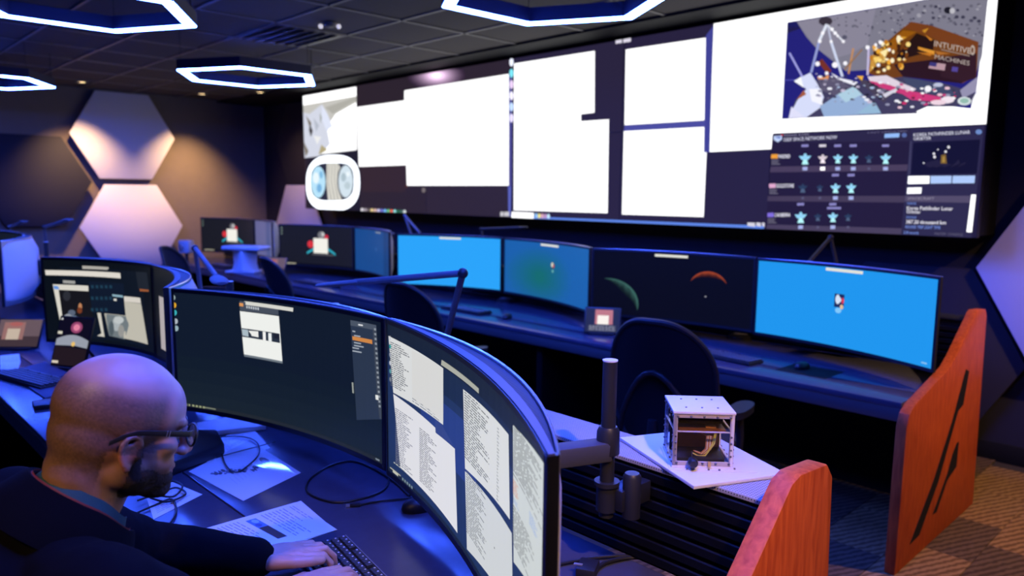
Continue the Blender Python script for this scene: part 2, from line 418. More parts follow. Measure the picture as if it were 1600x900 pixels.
downlight(-.5, -.35, 'warm downlight over the left end of the video wall', 60, 100, (-.8, .3, 0))

t = thing('ceiling_vent', 'dark square air vent in the ceiling above the left hexagon lamp', 'vent', (OX-TX/2, OY-TY/2, CEIL))
MB().box((0, 0, -.002), (TX-.03, TY-.03, .012)).obj('frame', 'ceil_bar', t, bevel=.002)
for k in range(6): MB().box((0, -.24+k*.095, -.012), (TX-.10, .06, .006), Matrix.Rotation(.4, 3, 'X')).obj('louvre', 'matte_black', t)
p = az(515, 36, CEIL)
t = thing('smoke_detector', 'small ceiling sensor with two bright dots beside the vent', 'sensor', (p.x, p.y, CEIL))
MB().tube([(0, 0, 0), (0, 0, -.02), (0, 0, -.03)], [.055, .05, .03], 18).obj('body', 'ceil_bar', t)
for s in (-1, 1): MB().ell((.07*s*R_.x, .07*s*R_.y, -.025), .018).obj('light_dot', 'sensor', t)

# ================================================================== VIDEO WALL
VW, VH, VZ = 7.841, 1.4702, 1.405
vw = thing('video_wall', 'long bright video wall of twelve panels showing white windows across the front wall', 'video wall', (0, 0, VZ))
MB().box((VW/2, .21, VH/2), (VW-.02, .38, VH-.02)).obj('mounting_frame', 'matte_black', vw)
for i in range(6):
    for j in range(2):
        MB().box((VW/6*(i+.5), .025, VH/2*(j+.5)), (VW/6-.002, .05, VH/2-.002)).obj('display_panel', 'black_plastic', vw, bevel=.001, seg=1)
def vmap(u, v, h): return (VW*u, -h, VH*(1-v))
def vinv(x, y): p = ay(x, y, 0); return (min(1, max(0, p.x/VW)), min(1, max(0, 1-(p.z-VZ)/VH)))
def vcanvas(gain=1.0): c = Canvas(vmap, vinv, 0, gain); return c
W = WALL_STR; WHITE = (255, 255, 255)
c = vcanvas()
for i in range(6):
    for j in range(2):
        col = [(44, 35, 46), (44, 35, 46), (46, 37, 50), (42, 36, 62), (40, 34, 62), (34, 28, 58)][i]
        c.layer = 0; c.rect((i+.002)/6, (j+.004)/2, (i+.998)/6, (j+.996)/2, col)
c.layer = 2
for k in range(14):   # pink nebula of the wallpaper
    q = 1-k/14; c.pxdisc((682, 118), (46*q, 24*q), tuple(int(a+(b-a)*(k/13)) for a, b in ((52, 255), (38, 215), (58, 250))), gain=1+1.2*(k/13)**2)
c.pxdisc((628, 291), (9, 4), (90, 48, 40)); c.pxdisc((662, 297), (3, 4), (120, 110, 110))
c.px([(564, 258), (634, 258), (634, 300), (566, 300)], (52, 38, 46))
for k, col in enumerate([(230, 225, 230), (170, 160, 170), (110, 100, 100), (240, 215, 150), (230, 190, 180), (210, 205, 240), (120, 120, 220), (120, 190, 255), (120, 200, 140), (240, 110, 90), (150, 230, 230), (40, 110, 80), (70, 110, 100), (225, 235, 235)]):
    c.pxdisc((566+k*5.1, 328+k*.24), (2.4, 3.2), col, 10)
c.px([(794, 290), (799, 290), (798, 338), (794.5, 338)], (92, 100, 190)); c.px([(795, 116), (800.5, 116), (799.5, 292), (795.5, 292)], (80, 78, 150))
for k, col in enumerate([(235, 240, 255), (120, 220, 235), (225, 200, 235), (240, 235, 255), (190, 215, 255), (225, 215, 250)]): c.pxdisc((799.4, 97+k*17.5), (3.3, 7), col, 10, gain=1.2)
for pts in ([(962, 63), (972, 61.5), (972, 67), (962, 68.5)], [(974, 61), (986, 59), (986, 65), (974, 67)]): c.px(pts, (225, 220, 235))
c.px([(834, 343), (1194, 357.5), (1194, 352.6), (834, 338.5)], (96, 136, 232))
for k, col in enumerate([(150, 200, 255), (240, 230, 140), (220, 170, 190), (190, 150, 200), (200, 235, 255)]): c.pxdisc((838+k*4.8, 337+k*.25), (2.5, 4), col, 10)
c.px([(1103, 56), (1115, 40), (1109, 238), (1100, 238)], (66, 68, 150)); c.px([(976, 196), (1102, 188.5), (1102, 198), (975, 205)], (76, 78, 160))
for a, b in ((1168, 1180), (1182, 1189), (1191, 1195)): c.px([(a, 347.5), (b, 348), (b, 354.5), (a, 353)], (215, 212, 225))
for a, b in ((782, 787), (788, 796)): c.px([(a, 331), (b, 331), (b, 338), (a, 338)], (205, 203, 208))
c.obj('desktop_image', WALLSCR, vw)
# white windows
def window(pts, g=W):
    c = vcanvas(g); c.layer = 30; c.px(pts, WHITE); return c.obj('white_window', WALLSCR, vw)
window([(558, 167.5), (632, 157), (632, 141.5), (795.5, 115.5), (795, 290), (636, 290), (635, 258), (560, 260.5)])
window([(803.5, 99.5), (929.5, 79.5), (929, 176), (908, 178.5), (908, 189.5), (951.5, 186.5), (949.5, 333), (803, 328.5)])
window([(978, 77.5), (1106, 58.5), (1101, 188), (976, 195.5)])
window([(975, 205), (1106, 198), (1099.5, 339), (972, 335)])
window([(1115.5, 37), (1217, 18.5), (1327, -6), (1566, -46), (1541, 194), (1208, 208.5), (1206, 233), (1108, 237.5)])
window([(800, 331), (834, 332.5), (834, 343.5), (799, 341.5)])
# picture of a white craft, top left
c = vcanvas(); c.layer = 34
c.px([(469, 151), (557, 135.5), (557.5, 234.5), (476, 244.5)], WHITE, gain=1.6)
c.px([(471, 165), (557, 150), (557, 160), (525, 178), (500, 215), (476, 246)], (200, 198, 192))
c.px([(557, 151), (557, 157), (520, 178), (508, 168)], (178, 176, 168))
c.px([(472, 176), (484, 178), (503, 163), (511, 176), (518, 196), (512, 205), (516, 225), (500, 244), (476, 247)], (214, 218, 232))
c.px([(503, 163), (512, 178), (520, 198), (510, 204), (503, 186)], (226, 232, 250))
for pts, col in (([(478, 180), (487, 193), (484, 199)], (120, 108, 90)), ([(484, 192), (489, 205), (486, 214), (483, 204)], (66, 62, 66)), ([(490, 184), (499, 196), (494, 206)], (184, 190, 204)), ([(474, 222), (482, 236), (478, 246)], (120, 110, 90)), ([(502, 226), (512, 234), (498, 242)], (180, 168, 128)), ([(500, 176), (503, 184), (501, 194)], (150, 156, 150)), ([(490, 212), (502, 214), (496, 226)], (240, 240, 240))): c.px(pts, col)
c.obj('craft_picture', WALLSCR, vw)
# round-ended mission patch
c = vcanvas(); c.layer = 34
def stad(cx, cy, w, h, n=2.6):
    return [(cx+w*math.copysign(abs(math.cos(a))**(2/n), math.cos(a)), cy+h*math.copysign(abs(math.sin(a))**(2/n), math.sin(a))+(cx+w*math.cos(a)-520)*-.02) for a in [2*PI*k/40 for k in range(40)]]
c.px([(478, 239), (560, 233), (563, 331), (482, 329)], (30, 28, 44))
c.px(stad(520.5, 286, 42, 44), (240, 246, 255), gain=2.2); c.px(stad(519.5, 284, 34, 29.5, 3.2), (40, 44, 66))
c.px([(511, 255), (528, 254.5), (532, 262), (530, 284), (533, 308), (536, 313), (513, 313), (510, 284)], (226, 224, 214))
for k in range(4): c.px([(514+k*4.4, 255), (515.2+k*4.4, 255), (513.6+k*5, 284), (518.6+k*5.4, 313), (517+k*5.4, 313), (512.4+k*5, 284)], (150, 148, 142))
c.pxdisc((497.5, 284.5), (11.5, 25), (186, 230, 252)); c.pxdisc((494, 278), (5, 9), (235, 250, 255)); c.pxdisc((499, 294), (4, 7), (120, 180, 225)); c.pxdisc((502, 273), (3, 6), (130, 190, 230))
c.pxdisc((540, 283.5), (13, 28), (44, 48, 66)); c.pxdisc((540.5, 283.5), (11.5, 25.5), (214, 230, 240)); c.pxdisc((537, 277), (4, 7), (176, 196, 206)); c.pxdisc((543, 290), (5, 6), (190, 208, 216)); c.pxdisc((544, 272), (3, 4), (240, 250, 255))
c.obj('mission_patch', WALLSCR, vw)
# photograph of a gold-wrapped lander above the Moon
c = vcanvas(); c.layer = 40; C7 = crop(1220, 20, 4.706)
def g7(pts, col, **k): c.px(C7(pts), col, **k)
def d7(x, y, rx, ry, col, n=9, **k): c.pxdisc(C7([(x, y)])[0], (rx/4.706, ry/4.706), col, n, **k)
def l7(a, b, wd, col): a, b = C7([a, b]); c.pxline(a, b, wd/4.706, col)
QUAD = [(1230.6, 35), (1546, -17), (1522, 170), (1222, 186)]
c.px(QUAD, (36, 34, 120)); 
for k in range(5): g7([(50, 74), (300, 30), (300, 60+k*16), (48, 150-k*14)], (34-k, 30, 70+k*6))
g7([(118, 66), (1530, -170), (1480, 320), (1430, 470), (1300, 480), (640, 420), (480, 430), (370, 345), (260, 258), (190, 180)], (126, 124, 140))
g7([(118, 66), (700, -30), (640, 230), (520, 300), (380, 340), (260, 258)], (138, 134, 152))
rg = random.Random(5); L0 = c.layer
for k in range(190):
    x = rg.uniform(320, 1490); y = rg.uniform(-60, 260)
    if y < 60-(x-120)*.165+12: continue
    if x < 700 and y > 80+(x-320)*.5: continue
    s = rg.uniform(5, 17) if x > 900 else rg.uniform(4, 11)
    c.layer = L0+k % 3; d7(x, y, s, s*.8, rg.choice([(74, 72, 92), (60, 58, 78), (98, 96, 112), (160, 158, 170)]), 7)
c.layer = L0+4
d7(330, 62, 52, 34, (58, 50, 62)); d7(1230, -18, 30, 26, (30, 28, 40)); d7(1262, -14, 20, 22, (190, 188, 196)); d7(470, 180, 20, 16, (84, 84, 104))
g7([(640, 445), (668, 318), (755, 235), (900, 110), (960, 66), (1115, 96), (1455, 215), (1440, 470), (1330, 520), (900, 470), (780, 490)], (112, 62, 14))
g7([(900, 110), (960, 66), (1115, 96), (1455, 215), (1448, 300), (1180, 210), (1040, 150)], (118, 62, 26))
g7([(1000, 150), (900, 260), (840, 330), (900, 340), (1120, 280), (1130, 200)], (38, 20, 12)); g7([(830, 380), (1150, 340), (1430, 420), (1330, 520), (900, 470)], (44, 22, 26))
g7([(1150, 330), (1440, 300), (1438, 480), (1340, 510), (1180, 470)], (52, 28, 34)); g7([(770, 240), (900, 130), (1000, 140), (900, 200), (830, 300)], (150, 88, 12)); g7([(668, 318), (770, 236), (790, 300), (720, 380), (650, 440)], (206, 150, 60))
L0 = c.layer
for k in range(70):
    a = rg.random(); x = 660+a*240+rg.uniform(-20, 60); y = 300+rg.uniform(-60, 150)-a*60; s = rg.uniform(5, 20)
    c.layer = L0+1+k % 4; d7(x, y, s, s*rg.uniform(.5, 1.6), rg.choice([(255, 220, 130), (240, 170, 50), (120, 64, 10), (60, 30, 8), (255, 240, 200), (190, 120, 20)]), 6)
c.layer = L0+6
for pts, col in (([(1010, 250), (1130, 280), (1130, 310), (1010, 268)], (222, 150, 50)), ([(1000, 290), (1120, 300), (1100, 318)], (200, 120, 30)), ([(1130, 280), (1250, 300), (1160, 310)], (180, 110, 40)), ([(880, 175), (930, 180), (900, 195)], (220, 160, 50)), ([(1040, 130), (1090, 112), (1060, 150)], (200, 140, 40)), ([(1060, 160), (1120, 200), (1100, 205)], (210, 130, 40)), ([(730, 290), (790, 260), (770, 330)], (255, 235, 170)), ([(680, 330), (730, 320), (700, 380)], (250, 210, 110))): g7(pts, col)
c.pxtext('INTUITIVE', *C7([(1132, 205), (1402, 262), (1128, 246)]), (196, 182, 172)); c.pxtext('MACHINES', *C7([(1136, 306), (1392, 356), (1132, 338)]), (186, 172, 164))
d7(1412, 275, 18, 38, (186, 170, 158)); d7(1410, 275, 9, 22, (104, 56, 22)); l7((1180, 270), (1390, 318), 8, (150, 130, 118))
g7([(1098, 362), (1215, 378), (1205, 425), (1088, 408)], (186, 150, 160)); g7([(1098, 362), (1150, 369), (1144, 398), (1092, 390)], (62, 56, 120)); g7([(1262, 396), (1306, 402), (1300, 436), (1256, 430)], (84, 70, 150))
# masts, decks and the clutter in front
for a, b, wd, col in (((340, 85), (285, 205), 20, (226, 232, 246)), ((285, 205), (225, 440), 18, (150, 160, 214)), ((345, 85), (372, 215), 14, (186, 190, 214)), ((372, 215), (455, 470), 20, (206, 214, 238)), ((345, 90), (462, 212), 12, (222, 226, 236)), ((65, 295), (160, 470), 15, (160, 160, 226)), ((535, 262), (500, 450), 14, (196, 140, 90)), ((600, 270), (470, 420), 10, (150, 110, 70)), ((648, 250), (640, 460), 16, (196, 186, 222)), ((20, 495), (120, 495), 5, (90, 90, 190)), ((290, 350), (360, 440), 40, (120, 50, 34))): l7(a, b, wd, col)
for x, y, s in ((310, 150, 14), (288, 210, 14), (372, 212, 12), (378, 122, 14), (402, 150, 14), (420, 170, 10), (462, 212, 12), (400, 384, 22), (476, 372, 16), (272, 376, 18), (340, 445, 14), (640, 255, 16), (735, 218, 16), (700, 236, 12), (720, 385, 14), (800, 272, 12)): d7(x, y, s, s, (250, 248, 255))
g7([(60, 775), (110, 640), (200, 540), (300, 470), (420, 470), (560, 520), (900, 470), (1200, 520), (1380, 570), (1440, 600), (1430, 660), (1000, 740)], (66, 62, 92))
g7([(100, 500), (220, 440), (270, 520), (320, 620), (290, 700), (190, 770), (60, 770), (120, 650), (190, 560)], (216, 222, 250)); g7([(100, 505), (150, 470), (170, 550)], (250, 252, 255))
g7([(290, 690), (420, 600), (540, 540), (640, 640), (740, 740), (320, 765)], (150, 176, 214)); g7([(420, 600), (540, 540), (600, 600), (480, 660)], (176, 208, 226)); g7([(560, 740), (690, 650), (740, 738)], (150, 186, 214))
g7([(270, 480), (400, 480), (520, 545), (400, 610), (300, 570)], (92, 86, 110)); g7([(60, 775), (80, 690), (180, 770)], (226, 226, 250)); g7([(120, 640), (170, 570), (190, 600)], (166, 92, 60)); g7([(210, 560), (300, 560), (310, 680), (230, 650)], (246, 246, 255))
g7([(560, 480), (620, 545), (760, 660), (820, 600), (700, 510)], (74, 66, 84)); g7([(640, 470), (780, 460), (900, 520), (1000, 560), (960, 590), (800, 530), (660, 510)], (226, 212, 226)); g7([(650, 500), (760, 520), (930, 570), (1180, 620), (1200, 660), (960, 640), (900, 600), (700, 540)], (206, 60, 120)); g7([(900, 480), (1020, 490), (1200, 540), (1300, 580), (1260, 620), (1040, 580), (930, 530)], (66, 74, 104))
g7([(1320, 570), (1450, 470), (1438, 580), (1340, 630)], (150, 146, 176)); g7([(1410, 640), (1450, 560), (1440, 700), (1400, 700)], (246, 246, 255)); g7([(270, 470), (360, 460), (350, 490), (280, 490)], (230, 150, 90)); g7([(560, 465), (610, 465), (600, 500)], (240, 180, 60)); g7([(370, 440), (440, 480), (570, 510), (540, 535), (420, 490)], (240, 240, 250))
L0 = c.layer
for k in range(150):
    x = rg.uniform(250, 1290); y = 500+(x-300)*.1+rg.uniform(-50, 150)
    if y > 760-(x)*.07: continue
    s = rg.uniform(4, 17); c.layer = L0+1+k % 5
    pal = [(240, 240, 250), (200, 190, 214), (60, 56, 76), (36, 32, 48), (150, 150, 176)] + ([(206, 50, 104), (240, 200, 214), (255, 255, 255), (200, 60, 120)] if x > 780 else [(110, 104, 126), (170, 190, 220)])
    d7(x, y, s*1.3, s*.7, rg.choice(pal), 6)
c.layer = L0+7
g7([(750, 600), (850, 555), (862, 570), (770, 625)], (216, 212, 226)); d7(1085, 560, 26, 24, (250, 250, 255)); d7(1352, 650, 52, 32, (214, 224, 226)); d7(1352, 648, 34, 20, (150, 190, 176)); d7(1160, 530, 36, 16, (190, 196, 220)); d7(1230, 640, 50, 26, (244, 230, 240)); d7(1160, 660, 60, 20, (240, 214, 226))
g7([(1000, 725), (1080, 690), (1270, 690), (1400, 705), (1440, 600), (1452, 640), (1500, 640), (1480, 720), (1010, 740)], WHITE, gain=W)
c.obj('lander_picture', WALLSCR, vw)
# dark network dashboard, lower right
c = vcanvas(); c.layer = 40; C5 = crop(1190, 190, 4.571)
def g5(pts, col, **k): c.px(C5(pts), col, **k)
def bar(x0, y0, x1, h, col, sl=-.03): g5([(x0, y0), (x1, y0+(x1-x0)*sl), (x1, y0+h+(x1-x0)*sl), (x0, y0+h)], col)
g5([(78, 95), (1592, 28), (1500, 830), (30, 762)], (36, 28, 54))
g5([(78, 95), (1066, 50), (1060, 140), (76, 150)], (44, 38, 66))
g5([(66, 322), (1046, 306), (1040, 352), (60, 362)], (74, 62, 88)); g5([(46, 532), (1026, 530), (1022, 578), (42, 568)], (70, 60, 84)); g5([(40, 734), (1006, 762), (1000, 806), (34, 766)], (74, 64, 90))
g5([(1068, 50), (1592, 28), (1500, 830), (996, 808), (1046, 300)], (46, 42, 74)); g5([(1084, 150), (1562, 128), (1538, 372), (1066, 380)], (20, 18, 44)); g5([(1026, 530), (1500, 530), (1490, 580), (1022, 572)], (84, 76, 104)); g5([(1048, 380), (1062, 140), (1072, 140), (1060, 380)], (66, 64, 96))
g5([(86, 104), (146, 100), (146, 128), (116, 148), (88, 130)], (196, 214, 250)); g5([(92, 110), (140, 107), (130, 122)], (80, 100, 190)); d = C5([(148, 96)])[0]; c.pxdisc(d, (1.5, 1.2), (230, 60, 60))
c.pxtext('NASA EYES', *C5([(164, 92), (340, 84), (164, 106)]), (150, 146, 170)); c.pxtext('DEEP SPACE NETWORK NOW', *C5([(160, 118), (540, 98), (160, 142)]), (232, 232, 250))
c.pxtext('LAST UPDATED', *C5([(760, 74), (1040, 62), (760, 84)]), (120, 116, 146)); g5([(880, 88), (986, 82), (984, 112), (878, 117)], (150, 190, 250)); c.pxdisc(C5([(1020, 97)])[0], (4, 3.6), (90, 110, 170)); c.pxdisc(C5([(1552, 74)])[0], (5, 4), (110, 140, 200))
c.pxtext('KOREA PATHFINDER LUNAR', *C5([(1086, 84), (1490, 62), (1086, 108)]), (236, 236, 250)); c.pxtext('ORBITER', *C5([(1086, 112), (1212, 107), (1086, 134)]), (236, 236, 250))
def dish(x, y, s, col, stem=True, g=1):
    g5([(x-44*s, y-16*s), (x+44*s, y-18*s), (x+26*s, y+6*s), (x+14*s, y+14*s), (x-14*s, y+14*s), (x-28*s, y+8*s)], col, gain=g)
    g5([(x-7*s, y-34*s), (x+8*s, y-34*s), (x+14*s, y-16*s), (x-12*s, y-16*s)], col, gain=g); g5([(x-12*s, y+10*s), (x+12*s, y+10*s), (x+24*s, y+44*s), (x-24*s, y+44*s)], tuple(min(255, v+35) for v in col), gain=g)
LIT, DIM = (150, 214, 246), (44, 62, 92)
for y, nm, items in ((262, 'MADRID', ((312, 1, LIT), (438, .8, (220, 206, 214)), (546, .8, LIT), (657, .8, LIT), (768, .7, DIM), (888, .9, LIT))), (472, 'GOLDSTONE', ((296, .8, DIM), (418, .6, DIM), (530, .85, LIT), (642, .85, LIT))), (680, 'CANBERRA', ((282, 1, LIT), (404, .65, DIM), (512, .85, LIT), (620, .65, DIM)))):
    yy = y-12
    for x, s, col in items:
        dish(x, y, s, col); lit = col != DIM
        g5([(x-18, y+62), (x+16, y+61), (x+16, y+86), (x-18, y+87)] if lit else [(x-9, y+66), (x+9, y+66), (x+9, y+82), (x-9, y+82)], (255, 250, 255) if x == 438 else ((170, 180, 232) if lit else (92, 90, 120)), gain=1.5 if x == 438 else 1)
        if lit: bar(x-26, y-98, x+24, 18, (140, 136, 196) if x != 438 else (220, 214, 224))
    g5([(items[0][0]-240 if y == 262 else 56 if y == 472 else 44, yy-16), (118 if y == 262 else 104 if y == 472 else 90, yy-18), (116 if y == 262 else 102 if y == 472 else 90, yy+14), (68 if y == 262 else 56 if y == 472 else 44, yy+14)], {262: (240, 160, 50), 472: (226, 170, 206), 680: (130, 110, 220)}[y])
    x0 = {262: 122, 472: 108, 680: 96}[y]; c.pxtext(nm, *C5([(x0, yy-14), (x0+{262: 84, 472: 126, 680: 112}[y], yy-16), (x0-1, yy+12)]), (240, 238, 250), gain=1.3)
    for k in range(3): bar(x0-50, yy+24+k*13, x0-50+(54, 48, 62)[k], 7, (110, 106, 124), 0)
bar(470, 610, 570, 16, (140, 136, 196), 0)
for k in range(5): g5([(1150+k*70, 300+k % 2*20), (1260+k*50, 270+k % 3*18), (1300+k*40, 300), (1200+k*50, 330)], (36, 32, 58))
g5([(1284, 240), (1318, 232), (1326, 300), (1280, 300)], (120, 92, 40)); g5([(1296, 250), (1310, 248), (1312, 290), (1292, 292)], (170, 136, 60))
for x, y, s in ((1338, 183, 2.2), (1317, 215, 2), (1233, 230, 2), (1238, 253, 2.2), (1262, 200, 1.2), (1160, 296, 1.2)): c.pxdisc(C5([(x, y)])[0], (s, s), (236, 234, 240))
g5([(1050, 390), (1202, 388), (1200, 443), (1046, 446)], (250, 252, 255), gain=1.5); g5([(1210, 388), (1360, 387), (1357, 441), (1208, 443)], (176, 204, 252)); g5([(1368, 387), (1528, 386), (1522, 440), (1364, 441)], (176, 204, 252)); g5([(1044, 472), (1146, 470), (1142, 514), (1040, 516)], (250, 250, 255), gain=1.4)
c.pxtext('SPACECRAFT', *C5([(1046, 540), (1236, 540), (1045, 558)]), (150, 144, 166)); c.pxtext('NAME', *C5([(1044, 576), (1108, 577), (1043, 592)]), (120, 150, 230)); c.pxtext('Korea Pathfinder Lunar', *C5([(1042, 604), (1370, 608), (1040, 630)]), (244, 242, 250), gain=1.2); c.pxtext('Orbiter', *C5([(1040, 632), (1140, 634), (1038, 655)]), (244, 242, 250), gain=1.2)
c.pxtext('RANGE', *C5([(1038, 674), (1110, 676), (1036, 690)]), (120, 150, 230)); c.pxtext('387.20 thousand km', *C5([(1036, 702), (1320, 708), (1034, 728)]), (244, 242, 250), gain=1.2); c.pxtext('ROUND TRIP LIGHT TIME', *C5([(1032, 740), (1280, 746), (1030, 762)]), (130, 160, 246)); c.pxtext('2.58 seconds', *C5([(1018, 780), (1126, 784), (1016, 800)]), (130, 160, 246)); c.pxtext('MASTER  CONSOLE', *C5([(1240, 790), (1440, 798), (1238, 808)]), (104, 100, 124))
g5([(1500, 522), (1534, 522), (1504, 790), (1466, 788)], (255, 255, 255), gain=1.6)
c.obj('dashboard_picture', WALLSCR, vw)

# ================================================================== CONSOLE DESKS
def axx(x, y, X): d = ray(x, y); q = CAM + d*((X-CAM.x)/d.x); return (q.y+1.55, q.z)
INLAYS = [[axx(x, y, 8.057) for x, y in pts] for pts in ([(1421, 851), (1436, 836), (1466, 752), (1497, 642), (1505, 632), (1514, 580), (1509, 577), (1487, 660), (1458, 752)], [(1457, 804), (1463, 800), (1480, 750), (1494, 729), (1498, 690), (1495, 692), (1488, 710), (1480, 740)])]
def console(label, x0, x1, yf, yr0, yr1, endx, ztop, seams, ledge='perforated', inl=0, ptop=1.03):
    t = thing('console_desk', label, 'desk', ((x0+x1)/2, yf, 0), group='long console desks')
    MB().box(((x0+x1)/2, (yf+.24+yf)/2, .735), (x1-x0, .24, .03)).obj('worktop', 'desk_top', t, True, bevel=.006, smooth=True)
    MB().box(((x0+x1)/2, (yf+.243+yr0)/2, .735), (x1-x0, yr0-yf-.243, .03)).obj('worktop', 'desk_top', t, True, bevel=.002)
    MB().box(((x0+x1)/2, yf+.02, .69), (x1-x0, .03, .06)).obj('front_rail', 'desk_edge', t, True, bevel=.004)
    for sx in seams:
        MB().box((sx, (yf+.06+yr0)/2, .36), (.05, yr0-yf-.1, .72)).obj('support_leg', 'slat_black', t, True, bevel=.004)
    MB().box(((x0+x1)/2, yr0+.05, .36), (x1-x0, .02, .70)).obj('modesty_panel', 'matte_black', t, True)
    MB().box(((x0+x1)/2, (yr0+yr1)/2, (ztop-.013+.75)/2), (x1-x0, yr1-yr0-.03, ztop-.013-.75)).obj('riser_core', 'matte_black', t, True)
    n = 7
    for k in range(n):
        MB().box(((x0+x1)/2, yr0+.004, (.775+k*.033)), (x1-x0, .016, .024)).obj('slat', 'slat_black', t, True, bevel=.003, seg=1)
    MB().box(((x0+x1)/2, (yr0+yr1)/2, ztop-.006), (x1-x0, yr1-yr0+.01, .012)).obj('vented_ledge', ledge, t, True, bevel=.002)
    # cherry end panel with dark inlays
    ye0 = yf+.81 if ptop < 1.04 else yf+.75; ye1 = ye0+.14 if ptop < 1.04 else ye0+.13
    P = [(yf-.07, 0), (yf-.06, .66), (yf-.035, .715), (yf+.02, .745), (yf+.46, .84), (yf+.545, .885), (ye0-.02, ptop+.015), (ye0+.005, ptop+.038), (ye0+.04, ptop+.048), (ye1+.03, ptop+.040), (ye1+.06, ptop+.005), (ye1+.12, 0)]
    MB().prism(P, 'x', endx-.045, endx).obj('end_panel', 'cherry_wood', t, True, bevel=.004)
    for q in INLAYS:
        MB().prism([(yf+a, b-inl*(b > .3)) for a, b in q], 'x', endx-.004, endx+.0015).obj('inlay', 'matte_black', t, True)
    return t
row1 = console('far long console desk with cherry end panel under the video wall', -.9, 8.01, -1.55, -.74, -.60, 8.057, 1.03, (-.85, 2.45, 5.75), 'matte_black')
row2 = console('near long console desk with cherry end panel where the man sits', 1.6, 8.455, -4.38, -3.56, -3.42, 8.501, 1.005, (1.65, 4.4, 6.4, 8.4), inl=.16, ptop=1.045)

# ================================================================== MONITORS
MON = {}
def monitor(key, L, Rr, label, sag=.065, zb=.84, zt=1.28):
    L = Vector(L); Rr = Vector(Rr); d = Rr-L; wd = d.length; ang = math.atan2(d.y, d.x); H = zt-zb
    nrm = Vector((math.sin(ang), -math.cos(ang)))       # toward the viewer
    mid = (L+Rr)/2 - nrm*sag
    t = thing('curved_monitor', label, 'monitor', (mid.x, mid.y, (zb+zt)/2), ang, 'curved ultrawide monitors')
    N = 24
    xs = [wd*(k/N-.5) for k in range(N+1)]
    def cy(x): return -sag*(2*x/wd)**2
    def prof(ps):   # loft a closed (y, z) profile along the curve
        return [[(x, cy(x)+y*(1 if abs(x) < wd*.499 else .98), z) for y, z in ps] for x in xs]
    h = H/2
    g = lambda x: 1-.94*(2*x/wd)**2                      # depth of the back fades towards both ends
    def pf(ps): return [[(x, cy(x)+(y if y <= 0 else y*(.45+.55*g(x))), z) for y, z in ps] for x in xs]
    # front frame: four bars following the curve
    b = MB()
    b.loft(pf([(-.003, h-.012), (-.003, h), (.020, h), (.020, h-.012)])); b.loft(pf([(-.003, -h), (-.003, -h+.016), (.03, -h+.016), (.03, -h)]))
    for s in (-1, 1):
        x = s*(wd/2-.004); b.box((x, cy(x)+.006, 0), (.012, .018, H))
    b.obj('bezel', 'black_plastic', t)
    MB().loft(pf([(.0, h-.0005), (.0, h+.0025), (.021, h+.0025), (.021, h-.0005)])).obj('top_edge', 'blue_grey_plastic', t)
    def prof2(ps): return [[(x*.995, cy(x)+.009+.012*g(x)+(y-.021)*g(x), z) for y, z in ps] for x in xs]
    MB().loft(prof2([(.021, -h+.03), (.021, h-.002), (.056, h-.006), (.056, -h+.05)])).obj('vent_strip', 'perforated_dark', t)
    MB().loft([[(x, cy(x)+.010+.047*g(x)+y, z) for y, z in ((0, -h+.004), (0, h-.001), (.0025, h+.002), (.005, h-.001), (.005, -h+.004))] for x in xs]).obj('trim', 'silver', t)
    def back(f, dy):
        return [[(x*f, cy(x)+.0165+.047*g(x)+y, z) for y, z in [(0, -h+.03), (0, h-.012), (dy*g(x)+.002, h-.09), (dy*g(x)+.002, -h+.10)]] for x in xs]
    MB().loft(back(.985, .035)).obj('back_shell', 'shell_white', t)
    ca, sa = math.cos(ang), math.sin(ang)
    sw, sh = wd-.02, H-.028
    def f(u, v, hh): x = (u-.5)*sw; return (x, cy(x)-hh, (.5-v)*sh+.002)
    def inv(px, py):
        dr = ray(px, py); o = CAM-Vector((mid.x, mid.y, (zb+zt)/2))
        ox, oy = o.x*ca+o.y*sa, -o.x*sa+o.y*ca; dx, dy = dr.x*ca+dr.y*sa, -dr.x*sa+dr.y*ca
        yt = -sag/2
        for _ in range(12):
            tt = (yt-oy)/dy; x = ox+dx*tt; yt = cy(max(-wd/2, min(wd/2, x)))
        return (x/sw+.5, .5-(o.z+dr.z*tt-.002)/sh)
    c = Canvas(f, inv, 24); MON[key] = (t, c, mid, nrm); return c
def done(key, name='screen'): MON[key][1].obj(name, SCREEN, MON[key][0])
def rect_clip(c, x0, y0, x1, y1): pass

NAVY = (17, 27, 44)
# --- near row, middle: dark desktop with one small browser window
c = monitor('f1', (6.366, -4.005), (7.382, -3.796), 'curved monitor with a dark desktop and one small white window, facing the man'); C = crop(250, 430, 4)
c.rect(0, 0, 1, 1, NAVY)
for k in range(4): c.rect(0, .55+k*.11, 1, 1, (18+k*2, 29+k*2, 44+k))
c.px(C([(1190, 280), (1352, 312), (1392, 900), (1230, 905)]), (43, 55, 76)); c.px(C([(1190, 280), (1352, 312), (1354, 346), (1192, 314)]), (74, 84, 100))
c.px(C([(1330, 340), (1354, 344), (1388, 900), (1366, 896)]), (62, 70, 84))
c.px(C([(498, 160), (740, 208), (742, 250), (500, 220)]), (70, 78, 92)); c.px(C([(528, 162), (834, 204), (832, 228), (526, 184)]), (214, 214, 206)); c.px(C([(500, 224), (744, 256), (766, 538), (526, 494)]), (238, 240, 236)); c.px(C([(526, 494), (766, 538), (768, 552), (528, 508)]), (110, 120, 130))
for k in range(6): c.px(C([(540+k*14, 190+k*2.2), (549+k*14, 191.4+k*2.2), (550+k*14, 208+k*2.2), (541+k*14, 206+k*2.2)]), (190, 196, 202))
c.px(C([(498, 172), (522, 176), (522, 196), (498, 192)]), (220, 150, 90))
